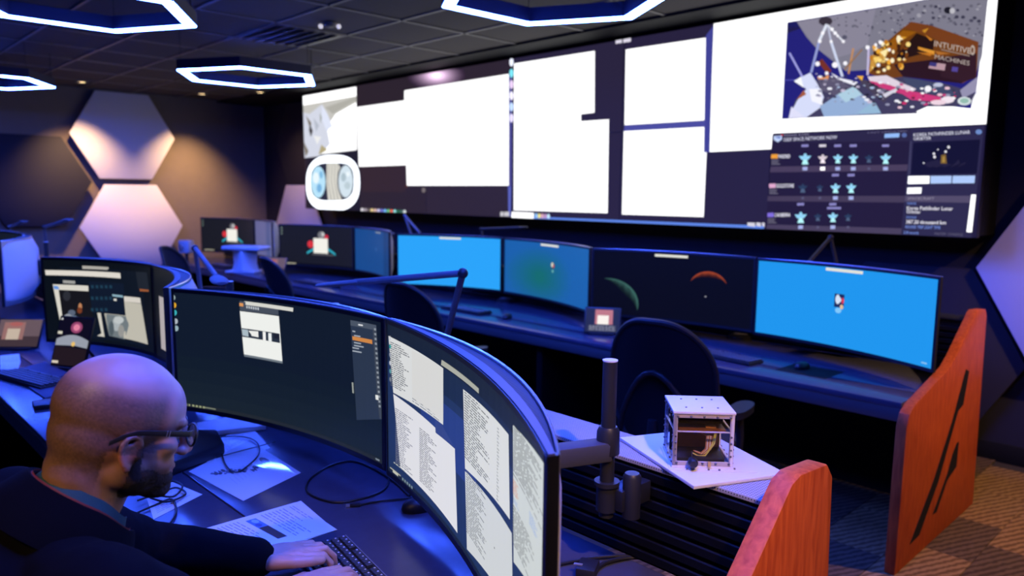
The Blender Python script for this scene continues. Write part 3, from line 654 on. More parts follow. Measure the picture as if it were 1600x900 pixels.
c.px(C([(512, 330), (748, 365), (752, 424), (516, 384)]), (40, 50, 66)); c.px(C([(556, 346), (634, 352), (636, 392), (560, 376)]), (236, 236, 232)); c.px(C([(640, 350), (662, 354), (664, 408), (642, 404)]), (240, 240, 238)); c.px(C([(678, 360), (698, 362), (700, 414), (680, 410)]), (236, 240, 240)); c.px(C([(514, 336), (552, 342), (556, 384), (518, 376)]), (170, 186, 196)); c.px(C([(712, 364), (746, 370), (748, 400), (714, 394)]), (30, 34, 50))
for (x, y), col in zip([(84, 140), (90, 188), (94, 234), (100, 288), (104, 332)], [(150, 170, 170), (230, 170, 40), (60, 176, 186), (170, 180, 190), (150, 176, 186)]): c.pxdisc(C([(x, y)])[0], (3.6, 4.6), col, 10)
c.px(C([(1204, 380), (1328, 404), (1330, 430), (1206, 404)]), (206, 134, 70))
for k, (x, y, l) in enumerate([(1205, 345, 18), (1215, 372, 40), (1215, 416, 44), (1215, 434, 60), (1206, 448, 40), (1206, 468, 56)]): c.px(C([(x, y), (x+l, y+l*.18), (x+l, y+l*.18+8), (x, y+8)]), (160, 168, 180))
c.px(C([(1242, 304), (1270, 309), (1270, 318), (1242, 313)]), (220, 222, 226))
for k in range(17): c.px(C([(1340+k*1.9, 330+k*30), (1352+k*1.9, 332+k*30), (1353+k*1.9, 346+k*30), (1341+k*1.9, 344+k*30)]), (140, 148, 158))
c.px(C([(1350, 746), (1368, 750), (1370, 780), (1352, 776)]), (226, 228, 226)); c.px(C([(1202, 668), (1212, 670), (1216, 738), (1206, 734)]), (150, 156, 150))
c.rect(0, .972, 1, 1, (34, 40, 48))
for k in range(6): c.rect(.03+k*.016, .977, .04+k*.016, .994, (150, 156, 120))
c.rect(.12, .979, .17, .99, (120, 126, 110)); c.rect(.965, .977, .985, .99, (120, 130, 140))
done('f1')
# --- near row, right: white document windows
c = monitor('f2', (7.410, -3.808), (8.463, -4.272), 'curved monitor full of light document windows, nearest on the desk', zt=1.285)
c.rect(0, 0, 1, 1, (33, 52, 92)); c.rect(0, 0, 1, .1, (20, 32, 52)); c.rect(0, .1, 1, .25, (26, 42, 72)); c.rect(.2, .3, .55, .62, (40, 62, 128))
LG = (216, 218, 218); TXT = (92, 96, 104)
def win(a, b, d, e, col=LG):
    c.px([a, b, d, e], col); us = [c.inv(*q) for q in (a, b, d, e)]
    return min(us[0][0], us[3][0]), (us[0][1]+us[1][1])/2, max(us[1][0], us[2][0]), (us[2][1]+us[3][1])/2
w1 = win((605, 525), (691, 574), (694, 665), (609, 614)); w2 = win((609, 616), (711, 700), (715, 833), (615, 732), (222, 222, 226))
w3 = win((724, 608), (795, 679), (797, 812), (727, 732)); w4 = win((727, 736), (800, 833), (802, 960), (730, 858), (206, 210, 212)); w5 = win((802, 664), (856, 733), (856, 960), (803, 878), (204, 210, 208))
c.px([(680, 655), (691, 664), (712, 702), (681, 676)], (52, 70, 132))
def dense(x0, y0, x1, y1, rows, n, seed, col=TXT, fill=.95): c.lines(x0, y0, x1, y1, rows, col, fill, 1, seed, .4)
def D(w, a, b, d, e, rows, seed, col=TXT, fill=.95): u0, v0, u1, v1 = w; c.lines(u0+(u1-u0)*a, v0+(v1-v0)*b, u0+(u1-u0)*d, v0+(v1-v0)*e, rows, col, fill, 1, seed, .42)
D(w1, .03, .06, .40, .93, 22, 1); u0, v0, u1, v1 = w1; c.rect(u0+(u1-u0)*.42, v0+.012, u1-.004, v1-.03, (214, 214, 212)); D(w1, .42, .90, .97, .99, 2, 5, (150, 152, 158))
D(w2, .03, .14, .32, .95, 28, 2, (124, 126, 140)); D(w2, .40, .18, .72, .92, 28, 3, (112, 114, 126), .85); D(w2, 0, .955, .3, .99, 1, 4, (196, 198, 190), 1)
D(w3, .03, .03, .66, .95, 26, 4, (96, 100, 104), .85); D(w3, .72, .06, .78, .95, 22, 11, (140, 144, 148), .8)
D(w4, .03, .03, .46, .92, 26, 5, (112, 116, 120)); D(w4, .60, .50, .62, .55, 1, 12, (30, 30, 30), 1)
D(w5, .03, .03, .95, .40, 19, 6, (92, 96, 98)); D(w5, 0, .415, 1, .43, 1, 13, (50, 54, 60), 1.8); D(w5, .03, .46, .28, .58, 6, 7, (206, 130, 100)); D(w5, .05, .60, .26, .64, 3, 8, (120, 150, 206)); D(w5, .5, .47, .75, .57, 5, 9, (130, 160, 214)); D(w5, .03, .66, .75, .98, 14, 10, (104, 108, 112), .85)
c.px([(691, 562), (749, 607), (749, 615), (690, 570)], (170, 172, 160))
for k, col in enumerate([(200, 204, 210), (40, 150, 150), (150, 156, 170), (190, 194, 204), (90, 150, 160), (120, 128, 140)]): c.disc((.018, .09+k*.055), (.006, .016), col, 8)
c.rect(0, .975, 1, 1, (26, 36, 56)); c.rect(.012, .968, .075, .99, (190, 190, 176))
for k in range(5): c.rect(.085+k*.014, .972, .094+k*.014, .99, (120, 140, 150))
done('f2')
# --- near row, left pair
c = monitor('f0', (4.69, -4.051), (5.425, -3.758), 'curved monitor with a cluttered dark desktop of pictures, behind the small tablet'); C = crop(50, 400, 5.295)
c.rect(0, 0, 1, 1, (11, 17, 25)); c.rect(.1, .08, .9, .96, (14, 22, 34))
for pts, col in (([(415, 80), (638, 92), (640, 116), (418, 106)], (176, 172, 164)), ([(108, 116), (730, 140), (736, 186), (114, 158)], (222, 216, 206)), ([(256, 200), (358, 206), (358, 230), (258, 224)], (160, 160, 156)), ([(172, 234), (466, 246), (468, 292), (222, 280), (262, 566), (240, 574)], (216, 212, 200)), ([(178, 246), (222, 250), (226, 276), (184, 274)], (100, 150, 220)), ([(222, 282), (470, 292), (520, 590), (262, 566)], (22, 22, 28)), ([(470, 210), (760, 230), (778, 496), (500, 470)], (16, 26, 44)), ([(752, 332), (896, 346), (902, 392), (764, 376)], (214, 208, 198)), ([(600, 474), (776, 494), (764, 376), (904, 396), (960, 732), (640, 660)], (190, 186, 172)), ([(606, 478), (780, 500), (806, 560), (770, 690), (640, 660)], (112, 122, 126)), ([(540, 470), (570, 470), (602, 670), (540, 660), (576, 640)], (206, 202, 190)), ([(664, 316), (752, 326), (754, 344), (668, 334)], (140, 176, 190)), ([(676, 352), (700, 354), (702, 372), (678, 370)], (220, 218, 210)), ([(890, 270), (966, 276), (968, 296), (894, 292)], (150, 86, 50)), ([(860, 130), (950, 136), (970, 280), (880, 270)], (30, 36, 46))): c.px(C(pts), col)
for x, y, rx, ry, col in ((400, 420, 3, 6, (190, 130, 90)), (396, 450, 4, 5, (120, 60, 36)), (330, 470, 6, 5, (90, 100, 120)), (300, 510, 7, 6, (150, 156, 166)), (350, 520, 7, 5, (120, 140, 170)), (410, 530, 8, 5, (150, 130, 140)), (320, 545, 5, 4, (210, 214, 220)), (370, 560, 6, 4, (110, 150, 200)), (450, 550, 7, 4, (140, 90, 100)), (490, 575, 6, 3, (170, 110, 120)), (290, 330, 6, 8, (44, 46, 54)), (700, 560, 6, 12, (170, 178, 180)), (740, 620, 5, 10, (150, 150, 146)), (660, 600, 4, 12, (80, 92, 98)), (720, 530, 8, 6, (190, 196, 196))): c.pxdisc(C([(x, y)])[0], (rx, ry), col, 10)
for k in range(14): c.px(C([(490+(k % 5)*38, 240+(k//5)*95), (512+(k % 5)*38, 242+(k//5)*95), (514+(k % 5)*38, 268+(k//5)*95), (492+(k % 5)*38, 266+(k//5)*95)]), (30, 60, 80))
for x, y, col in ((46, 92, (90, 100, 100)), (54, 128, (60, 170, 90)), (64, 170, (220, 140, 50)), (72, 212, (60, 160, 170)), (84, 256, (90, 150, 120)), (92, 296, (90, 160, 190)), (98, 338, (190, 150, 60))): c.pxdisc(C([(x, y)])[0], (2.4, 2.8), col, 8)
done('f0')
c = monitor('f0b', (5.44, -3.762), (6.33, -4.02), 'curved monitor seen edge-on between the two dark ones'); c.rect(0, 0, 1, 1, (14, 18, 26)); c.rect(.06, .3, .94, .9, (176, 168, 170)); done('f0b')
c = monitor('z1', (2.24, -3.67), (3.20, -3.98), 'curved monitor turned away, showing its pale back at the left picture edge'); c.rect(0, 0, 1, 1, (20, 26, 40)); done('z1')
c = monitor('z0', (1.25, -3.95), (2.2, -3.67), 'curved monitor at the far left end of the near desk, beyond the pale back'); c.rect(0, 0, 1, 1, (20, 26, 40)); done('z0')
# --- far row
def plain(key, L, Rr, label, col, notch=True, icon=None):
    c = monitor(key, L, Rr, label); c.rect(0, 0, 1, 1, col); 
    if notch: c.rect(.38, .012, .61, .05, (226, 226, 216))
    return c
c = plain('blueR', (7.006, -.994), (8.035, -1.253), 'curved monitor with a plain sky-blue screen beside the far cherry end panel', (32, 150, 238))
c.layer = 14; c.rect(.445, .33, .50, .50, (28, 40, 90)); c.disc((.472, .40), (.022, .07), (214, 226, 246)); c.disc((.49, .41), (.010, .04), (226, 60, 80)); c.disc((.488, .49), (.010, .03), (226, 190, 150)); c.disc((.47, .54), (.018, .035), (130, 200, 250)); c.rect(.945, .945, .975, .965, (130, 190, 240)); done('blueR')
c = plain('planet', (5.94, -1.18), (6.975, -.955), 'curved monitor with a black space wallpaper of planets', (9, 10, 20))
def crescent(cx, cy, r, a0, a1, col0, steps=5):
    for k in range(steps):
        q = 1-k/steps; pts = []
        for i in range(17): a = a0+(a1-a0)*i/16; pts.append((cx+r*math.cos(a), cy-r*2.05*math.sin(a)))
        for i in range(16, -1, -1): a = a0+(a1-a0)*i/16; e = r*(1-.34*q*math.sin(PI*i/16)); pts.append((cx+e*math.cos(a), cy-e*2.05*math.sin(a)))
        c.poly(pts, tuple(int(v*(.25+.75*k/steps)) for v in col0))
crescent(.73, .47, .12, .35, 2.8, (200, 84, 36)); crescent(.10, .82, .19, -.25, 1.75, (70, 120, 110)); c.disc((.715, .60), (.006, .012), (150, 150, 160)); done('planet')
c = plain('green', (4.762, -.867), (5.886, -1.144), 'curved monitor with a blue-green gradient screen, right of the bright blue one', (28, 96, 172))
for k in range(9): q = 1-k/9; c.disc((.38, .62), (.36*q+.03, .50*q+.05), tuple(int(a+(b-a)*(k/8)) for a, b in ((28, 22), (97, 106), (168, 110))), 26)
c.disc((.53, .38), (.022, .06), (60, 70, 80)); c.disc((.525, .37), (.016, .045), (206, 206, 190)); c.disc((.54, .39), (.008, .03), (200, 60, 70)); c.disc((.53, .48), (.012, .03), (100, 170, 170)); done('green')
c = plain('light', (3.827, -1.24), (4.715, -.851), 'curved monitor with a plain bright cyan-blue screen behind the desk lamp', (44, 164, 250))
done('light')
c = plain('dim', (2.57, -.867), (3.55, -1.13), 'curved monitor with a dim blue screen, left of the bright blue one', (24, 74, 140), False)
c.rect(.7, 0, 1, 1, (22, 62, 120)); c.rect(.45, .03, .6, .06, (140, 150, 160)); c.rect(.45, .4, .47, .48, (60, 110, 180)); done('dim')
def badge(c):
    c.rect(0, 0, 1, 1, (26, 27, 33)); c.rect(0, .955, 1, 1, (14, 14, 18)); c.rect(.02, .962, .2, .985, (190, 186, 160))
    for k in range(3): c.disc((.022, .06+k*.075), (.008, .022), (130, 150, 140), 8)
    c.disc((.38, .46), (.042, .095), (214, 52, 60)); c.disc((.6, .26), (.03, .06), (206, 40, 60)); c.disc((.53, .22), (.05, .1), (120, 120, 124)); c.disc((.545, .2), (.03, .06), (200, 198, 196))
    pts = [(.33+.4*i/10, .66-.16*math.sin(PI*i/10)) for i in range(11)]; c.poly(pts+[(x, y+.06) for x, y in pts[::-1]], (50, 170, 190)); c.rect(.42, .3, .62, .68, (244, 242, 232))
    c.rect(.40, .7, .70, .73, (90, 90, 96))
c = monitor('logo2', (1.595, -1.188), (2.54, -.868), 'curved monitor with a red and teal badge on black, right one of two'); badge(c); done('logo2')
c = monitor('logo1', (-.695, -1.114), (.25, -.84), 'curved monitor with a red and teal badge on black, far left one of two'); badge(c); done('logo1')
c = plain('grey', (.28, -.84), (1.247, -1.10), 'curved monitor with a pale lilac-grey screen between the two badge screens', (96, 98, 146), False)
c.rect(.35, 0, .6, 1, (72, 84, 136)); done('grey')

# monitor arms on poles, one behind each station monitor
def monitor_arm(key, label, pole=None, zt=1.24):
    t0, c, mid, nrm = MON[key]
    p = Vector(pole) if pole else mid - nrm*.20
    if not pole: p.y = -3.62 if p.y < -2 else -.795
    t = thing('monitor_arm', label, 'monitor arm', (p.x, p.y, .90), group='poles that carry the monitors')
    MB().cyl((p.x, p.y, .90), (p.x, p.y, zt), .0165, 20).obj('pole', 'dark_metal', t, True)
    MB().cyl((p.x, p.y, zt), (p.x, p.y, zt+.003), .0172, 20).obj('pole_cap', 'shell_white', t, True)
    MB().tube([(p.x, p.y, .915), (p.x, p.y, .975), (p.x, p.y, .975), (p.x, p.y, .985)], [.024, .024, .029, .029], 20).obj('base_collar', 'dark_metal', t, True)
    MB().tube([(p.x, p.y, 1.050), (p.x, p.y, 1.053), (p.x, p.y, 1.10), (p.x, p.y, 1.112)], [.027, .027, .026, .020], 20).obj('clamp_collar', 'black_plastic', t, True)
    yr = (-3.565 if p.y < -2 else -.745); k = Vector((p.x+.048, p.y+.03, 0))
    MB().box((p.x+.02, (p.y+yr)/2, .945), (.05, abs(yr-p.y), .05)).obj('slat_bracket', 'black_plastic', t, True, bevel=.004)
    MB().tube([(k.x, k.y, .905), (k.x, k.y, 1.0), (k.x, k.y, 1.008)], [.021, .021, .016], 20).obj('slat_lock', 'black_plastic', t, True)
    a = Vector((p.x, p.y, 1.058)); b = Vector((mid.x, mid.y, 1.058)) - Vector((nrm.x, nrm.y, 0))*.115
    d = (b-a); ang = math.atan2(d.y, d.x)
    MB().box((a+b)/2, (d.length, .05, .045), ang).obj('arm', 'arm_paint', t, True, bevel=.006)
    MB().box(b, (.02, .11, .11), math.atan2(nrm.y, nrm.x)).obj('mount_plate', 'dark_metal', t, True, bevel=.003)
    return t
NAMES = {'f2': 'black monitor pole standing behind the document monitor', 'f1': 'monitor pole hidden behind the dark desktop monitor', 'f0': 'monitor pole hidden behind the cluttered picture monitor', 'f0b': 'monitor pole hidden behind the edge-on monitor', 'z1': 'monitor pole behind the pale-backed monitor', 'z0': 'monitor pole at the far left end of the near desk',
         'blueR': 'monitor pole hidden behind the sky-blue screen', 'planet': 'monitor pole hidden behind the planet wallpaper screen', 'green': 'monitor pole hidden behind the blue-green screen', 'light': 'monitor pole hidden behind the bright cyan-blue screen', 'dim': 'monitor pole hidden behind the dim blue screen', 'logo2': 'monitor pole hidden behind the right badge screen', 'logo1': 'monitor pole hidden behind the left badge screen', 'grey': 'monitor pole hidden behind the lilac-grey screen'}
for k, nm in NAMES.items():
    if k == 'f2': q = ay(950, 690, -3.675); monitor_arm(k, nm, (q.x, q.y), 1.262)
    else: monitor_arm(k, nm)

# ================================================================== TASK LAMPS
def task_lamp(base, joint, head, label, zbase, m='blue_grey_plastic', hl=.17):
    base, joint, head = Vector(base), Vector(joint), Vector(head)
    t = thing('task_lamp', label, 'desk lamp', base, group='slim desk lamps along the consoles')
    MB().tube([base, base+Vector((0, 0, .02))], .04, 18).obj('clamp_base', 'dark_metal', t, True, bevel=.003)
    MB().tube([base+Vector((0, 0, .02)), joint], .011, 10).obj('post', m, t, True)
    MB().ell(joint, .017).obj('joint', 'dark_metal', t, True)
    d = (head-joint).normalized(); MB().tube([joint, head-d*hl*.9], .011, 10).obj('arm', m, t, True)
    u = d.cross(Vector((0, 0, 1))); u = u.normalized() if u.length > .05 else Vector((1, 0, 0)); n = u.cross(d)
    wk = min(1, hl/.13)
    rings = [[head-d*hl+d*hl*s + u*wd*math.cos(a) + n*th*math.sin(a) for a in [2*PI*k/14 for k in range(14)]] for s, wd, th in ((0, .013, .009), (.2, .028*wk, .009), (.5, .034*wk, .009), (.85, .032*wk, .008), (1, .018*wk, .006))]
    MB().loft(rings).obj('lamp_head', m, t, True)
    return t
q = ay(723, 427, -3.46); 
b = az(690, 556, 1.03); task_lamp((b.x, b.y, 1.005), q, ad(497, 446, 2.55), 'slim task lamp with level arm reaching over the dark desktop monitor', 1.045, hl=.16)
task_lamp((5.33, -3.49, 1.005), ay(305, 388, -3.56), ay(346, 443, -3.80), 'folded bright blue-lit task lamp behind the edge-on monitor', 1.045, hl=.15)
task_lamp((2.22, -3.49, 1.005), ay(69, 355, -3.56), ay(108, 343, -3.62), 'task lamp with lit blue head, right one of two at the left edge', 1.045, hl=.14)
task_lamp((1.2, -3.49, 1.005), ay(14, 355, -3.56), ay(38, 346, -3.66), 'task lamp with dim head, left one of two at the left edge', 1.045, hl=.14)
task_lamp((7.38, -.67, 1.03), ay(1298, 371, -.68), ay(1262, 412, -.92), 'task lamp behind the sky-blue screen', 1.03, 'dark_metal', hl=.05)
task_lamp((3.36, -.67, 1.03), ay(632, 336, -.68), ay(656, 364, -.86), 'task lamp behind the cyan-blue screen, arm hanging down', 1.03, hl=.05)
task_lamp((4.32, -.67, 1.03), ay(752, 358, -.68), ay(824, 355, -.72), 'task lamp with a pale head between the cyan-blue and blue-green screens', 1.03, 'dark_metal', hl=.09)

# ================================================================== OFFICE CHAIRS
def make_chair(loc, rz, label):
    t = thing('office_chair', label, 'chair', loc, rz, 'black mesh office chairs')
    def bp(u, v):   # back surface: u -1..1, v 0..1
        wd = .245*(1-.30*max(0, (v-.55)/.45)**2.2)*(1-.22*max(0, (.35-v)/.35)**2)
        return Vector((u*wd, -.25+.075*u*u-.10*v+.03*math.sin(v*PI), .50+.60*v))
    out = []
    for k in range(48):
        a = 2*PI*k/48; n = 3.2
        u = math.copysign(abs(math.cos(a))**(2/n), math.cos(a)); v = .5+.5*math.copysign(abs(math.sin(a))**(2/n), math.sin(a))
        out.append(bp(u, v))
    MB().tube(out, .014, 8, closed=True).obj('back_frame', 'chair_frame', t)
    b = MB(); rows = []
    for i in range(15):
        v = .01+.98*i/14; hw = (1-abs(2*v-1)**3.2)**(1/3.2); rows.append([bp(hw*(2*k/12-1), v) for k in range(13)])
    b.loft([[p for p in r]+[p+Vector((0, -.006, 0)) for p in r[::-1]] for r in rows]); b.obj('back_mesh', 'chair_mesh', t)
    MB().tube([bp(-.85+1.7*k/12, .12+.50*math.sin(PI*k/12))+Vector((0, -.03, 0)) for k in range(13)], .013, 8).obj('lumbar_arch', 'chair_frame', t)
    MB().tube([(0, -.05, .43), (0, -.27, .43), (0, -.31, .52), (0, -.30, .66)], [.03, .03, .026, .02], 10).obj('back_bracket', 'chair_frame', t)
    MB().loft([[(.25*x*f, .02+.25*y*f, z) for x, y in [(math.copysign(abs(math.cos(2*PI*k/28))**.55, math.cos(2*PI*k/28)), math.copysign(abs(math.sin(2*PI*k/28))**.55, math.sin(2*PI*k/28))) for k in range(28)]] for f, z in ((.86, .445), (.98, .455), (1, .48), (.97, .505), (.86, .515))]).obj('seat', 'chair_seat', t)
    for s in (-1, 1):
        MB().tube([(s*.2, .0, .445), (s*.29, .0, .455), (s*.295, -.01, .56), (s*.29, -.02, .665)], [.014, .016, .018, .02], 10).obj('arm_post', 'chair_frame', t)
        MB().loft([[(s*.285+.045*math.cos(2*PI*k/16), .01+.125*math.copysign(abs(math.sin(2*PI*k/16))**.7, math.sin(2*PI*k/16)), z) for k in range(16)] for z in (.665, .672, .692, .697)]).obj('arm_pad', 'chair_frame', t)
    MB().tube([(0, 0, .10), (0, 0, .26), (0, 0, .26), (0, 0, .445)], [.035, .035, .022, .022], 14).obj('gas_column', 'dark_metal', t)
    for k in range(5):
        a = 2*PI*k/5+.3; x, y = math.cos(a), math.sin(a)
        l = MB().tube([(0, 0, .12), (x*.16, y*.16, .115), (x*.30, y*.30, .08)], [.03, .022, .016], 8).obj('base_leg', 'dark_metal', t)
        MB().tube([(x*.30-y*.022, y*.30+x*.022, .031), (x*.30+y*.022, y*.30-x*.022, .031)], .031, 14).obj('caster', 'black_plastic', l)
    return t
ch = make_chair((7.20, -2.03, 0), .2, 'large black mesh office chair in front of the planet screen')
bpy.context.view_layer.update()
dup(ch, (5.46, -2.08, 0), .08, 'black mesh office chair in front of the cyan-blue screen')
dup(ch, (3.50, -1.93, 0), -.12, 'black mesh office chair in front of the right badge screen')
dup(ch, (2.08, -2.22, 0), -.75, 'black mesh office chair turned sideways against the pink hexagon')
dup(ch, (7.70, -5.00, 0), .12, 'black mesh office chair carrying the seated man')

# ================================================================== CUBE DEVICE ON PLATE
ZL = 1.006
pc = [az(986, 686, ZL), az(1084, 765, ZL), az(1229, 745, ZL)]
e1 = (pc[2]-pc[1]); e2 = (pc[0]-pc[1]); u1 = e1.normalized(); u2 = Vector((-u1.y, u1.x, 0))
ctr = pc[1]+e1/2+u2*(e2.dot(u2)/2); pw, pd = e1.length, e2.dot(u2); rz = math.atan2(u1.y, u1.x)
pl = MB().box((0, 0, .004), (pw, pd, .008)).obj('base_plate', 'white_plate', bevel=.001)
pl.location = (ctr.x, ctr.y, ZL); pl.rotation_euler = (0, 0, rz)
tag(pl, 'white square plate balanced on the vented ledge under the glass cube', 'plate')
ZC = ZL+.0085
a = az(1050, 731, ZC); b_ = az(1145, 734, ZC); x1 = (b_-a); cw = x1.length; u1 = x1.normalized(); u2 = Vector((-u1.y, u1.x, 0))
cs = cw; H = .133; cc = a+u1*cw/2+u2*cs/2
cube = thing('electronics_cube', 'small clear-sided cube of electronics with a white screwed lid on the white plate', 'device', (cc.x, cc.y, ZC), math.atan2(u1.y, u1.x))
hw = cw/2; w_ = .0095
MB().box((0, 0, H-.003), (cw+.003, cs+.003, .006)).obj('lid', 'white_plate', cube, bevel=.001)
lid = bpy.data.objects['lid']
for i in range(3):
    for j in range(2): MB().tube([(-.036+i*.036, -.036+j*.072, H), (-.036+i*.036, -.036+j*.072, H+.002)], .0024, 10).obj('screw', 'steel', lid)
MB().box((0, 0, .003), (cw+.003, cs+.003, .006)).obj('floor_plate', 'white_plate', cube, bevel=.001)
def wallframe(name, M, m):
    b = MB()
    for s in (-1, 1):
        b.box((s*(hw-w_/2), 0, H/2), (w_, .006, H-.012)); b.box((0, 0, H/2+s*(H/2-.006-w_/2)), (cw-2*w_, .006, w_))
    b.box((0, 0, H*.64), (cw-2*w_, .005, .003))
    o = b.obj(name, m, cube, bevel=.0006, seg=1); o.matrix_local = M
    for k in range(5):
        MB().ell((-hw*.86+k*hw*.43, -.004, H-.012), .0031, n=8, m=6).obj('screw', 'steel', o)
        if k != 1: MB().ell((-hw*.86+k*hw*.43, -.004, .012), .0031, n=8, m=6).obj('screw', 'steel', o)
    for s in (-1, 1):
        for z in (.03, .045, .06, .075): MB().ell((s*(hw-.006), -.004, z), .0026, n=8, m=6).obj('screw', 'steel', o)
    return o
wallframe('front_frame', Matrix.Translation((0, -cs/2+.004, 0)), 'frame_plastic')
wallframe('side_frame', Matrix.Translation((-cw/2+.004, 0, 0)) @ Matrix.Rotation(-PI/2, 4, 'Z'), 'acrylic')
wallframe('back_frame', Matrix.Translation((0, cs/2-.004, 0)) @ Matrix.Rotation(PI, 4, 'Z'), 'acrylic')
wallframe('side_frame', Matrix.Translation((cw/2-.004, 0, 0)) @ Matrix.Rotation(PI/2, 4, 'Z'), 'white_plate')
MB().box((0, cs*.30, H*.46), (cw*.86, .006, H*.8)).obj('rear_panel', 'matte_black', cube)
MB().box((0, -cs/2+.010, H*.5), (cw-.016, .002, H-.016)).obj('front_pane', 'smoked_pane', cube)
MB().box((-cw/2+.010, 0, H*.5), (.002, cs-.018, H-.016)).obj('side_pane', 'smoked_pane', cube)
MB().box((0, .004, H*.8), (cw*.74, cs*.5, .024)).obj('upper_module', 'matte_black', cube, bevel=.002)
MB().box((0, .0, H*.635), (cw*.78, cs*.74, .003)).obj('circuit_board', 'copper_board', cube)
MB().box((.022, -.03, H*.665), (.024, .012, .006)).obj('connector', 'brass', cube, bevel=.001)
MB().box((0, .03, H*.34), (cw*.78, cs*.08, .05)).obj('rear_board', 'copper_board', cube)
MB().box((0, .0, .013), (cw*.78, cs*.72, .012)).obj('lower_module', 'black_plastic', cube, bevel=.002)
for k in range(5):
    dx = k*.003; MB().tube([(-.03, -.005, .078-k*.002), (-.004, -.022, .080-k*.002), (.014+dx, -.034, .066), (.012+dx, -.036, .036), (.0+dx, -.034, .024), (-.015+dx, -.032, .030-k*.001)], .0018, 6).obj('wire', 'wire_white' if k % 2 else 'wire_orange', cube)
for k in range(2):
    MB().tube([(.026, -.034, .086), (.034-k*.003, -.038, .074), (.031-k*.004, -.038, .050), (.012, -.036, .020), (-.004, -.034, .018), (-.016, -.032, .024)], .0018, 6).obj('wire', 'wire_yellow', cube)
MB().tube([(-.024, -cs/2-.001, .020), (-.024, -cs/2-.010, .019), (-.024, -cs/2-.018, .018), (-.024, -cs/2-.024, .018)], [.009, .011, .011, .008], 18).obj('knob', 'black_plastic', cube)
MB().cyl((-.026, -cs/2-.006, .028), (-.026, -cs/2-.006, .042), .001, 6).obj('pin', 'steel', cube)
MB().box((.014, -cs/2-.004, .0125), (.006, .005, .012)).obj('brass_tag', 'brass', cube)
MB().box((.022, -.004, -.001), (cw+.058, cs+.02, .004)).obj('foot_flange', 'white_plate', cube, bevel=.0008)
for x, y in ((-.036, -.058), (.012, -.058), (.036, -.058), (.072, -.05), (.072, .04)): MB().ell((x, y*cs/.1, .002), .0028, n=8, m=6).obj('screw', 'steel', cube)

# ================================================================== THINGS ON THE DESKS
def paper(corners, label, prints, z=.7505, th=.0006, m='paper', pm=None):
    P = [Vector(q) for q in corners]; o0 = P[0]; ux = P[1]-P[0]; uy = P[3]-P[0]; uy = uy-ux.normalized()*(uy.dot(ux.normalized())) if False else uy
    t = thing('paper_sheet', label, 'paper', (o0.x, o0.y, z), group='loose papers on the near desk')
    MB().add([(q.x-o0.x, q.y-o0.y, h) for h in (0, th) for q in (P[0], P[1], P[2], P[3])], [(3, 2, 1, 0), (4, 5, 6, 7), (0, 1, 5, 4), (1, 2, 6, 5), (2, 3, 7, 6), (3, 0, 4, 7)]).obj('sheet', m, t, smooth=False)
    q3 = P[2]-P[1]-(P[3]-P[0])
    c = Canvas(lambda u, v, h: (ux.x*u+uy.x*v+q3.x*u*v, ux.y*u+uy.y*v+q3.y*u*v, th+h*.3)); prints(c); c.obj('printing', pm or PRINT, t); return t
def pr_text(c):
    c.lines(.08, .06, .92, .12, 2, (150, 150, 165), .6, 1, 2, .35); c.lines(.08, .16, .92, .42, 7, (140, 140, 158), .95, 1, 3, .3)
    c.rect(.12, .46, .80, .56, (26, 30, 60)); c.rect(.12, .46, .40, .56, (70, 130, 200)); c.disc((.2, .5), (.06, .03), (150, 200, 235)); c.disc((.32, .52), (.05, .03), (40, 80, 150))
    c.lines(.08, .62, .92, .95, 9, (140, 140, 158), .95, 1, 4, .3)
def pr_plain(c): c.lines(.1, .08, .9, .92, 16, (165, 165, 180), .95, 1, 6, .3)
def pr_draw(c):
    rg = random.Random(3)
    c.disc((.82, .52), (.055, .10), (86, 84, 92)); c.disc((.81, .50), (.04, .07), (110, 108, 114))
    for k in range(26): x = .15+k*.022; y = .30+k*.012+rg.uniform(-.06, .06); c.disc((x, y), (rg.uniform(.012, .03), rg.uniform(.015, .05)), rg.choice([(80, 78, 90), (110, 108, 118), (140, 140, 150)]), 7)
    for k in range(12): x = .12+k*.05; c.poly([(x, .25+k*.02), (x+.09, .40+k*.015), (x+.09, .405+k*.015), (x, .257+k*.02)], (150, 150, 160))
    for k in range(10): x = .2+k*.06; c.poly([(x, .68-k*.01), (x+.03, .5), (x+.033, .5), (x+.003, .68-k*.01)], (170, 170, 180))
def zq(pts, z=.75): return [az(x, y, z) for x, y in pts]
paper(zq([(380, 675), (420, 690), (472, 738), (380, 783)])[0:0] or [az(295, 737, .75), az(390, 688, .75), az(470, 739, .75), az(380, 783, .75)], 'white sheet with a dark sketch and a round blot, middle of the desk', pr_draw, .7505, m='laminated_paper', pm=GLOSSPRINT)
paper([az(462, 786, .75), az(527, 829, .75), az(385, 872, .75), az(300, 833, .75)], 'top sheet with text and a dark photo strip, beside the left hand', lambda c: pr_text(c), .7520)
paper([az(470, 783, .75), az(524, 829, .75), az(372, 880, .75), az(287, 846, .75)], 'white sheet lying just under the sheet with the dark photo strip', pr_plain, .7506)
paper([az(225, 765, .75), az(265, 752, .75), az(316, 773, .75), az(240, 812, .75)], 'white sheet under the tangle of black cables, near the man', pr_plain, .7506)
paper([az(312, 700, .75), az(390, 664, .75), az(422, 700, .75), az(330, 735, .75)], 'printed sheet behind the black case, partly covered', pr_plain, .7502)
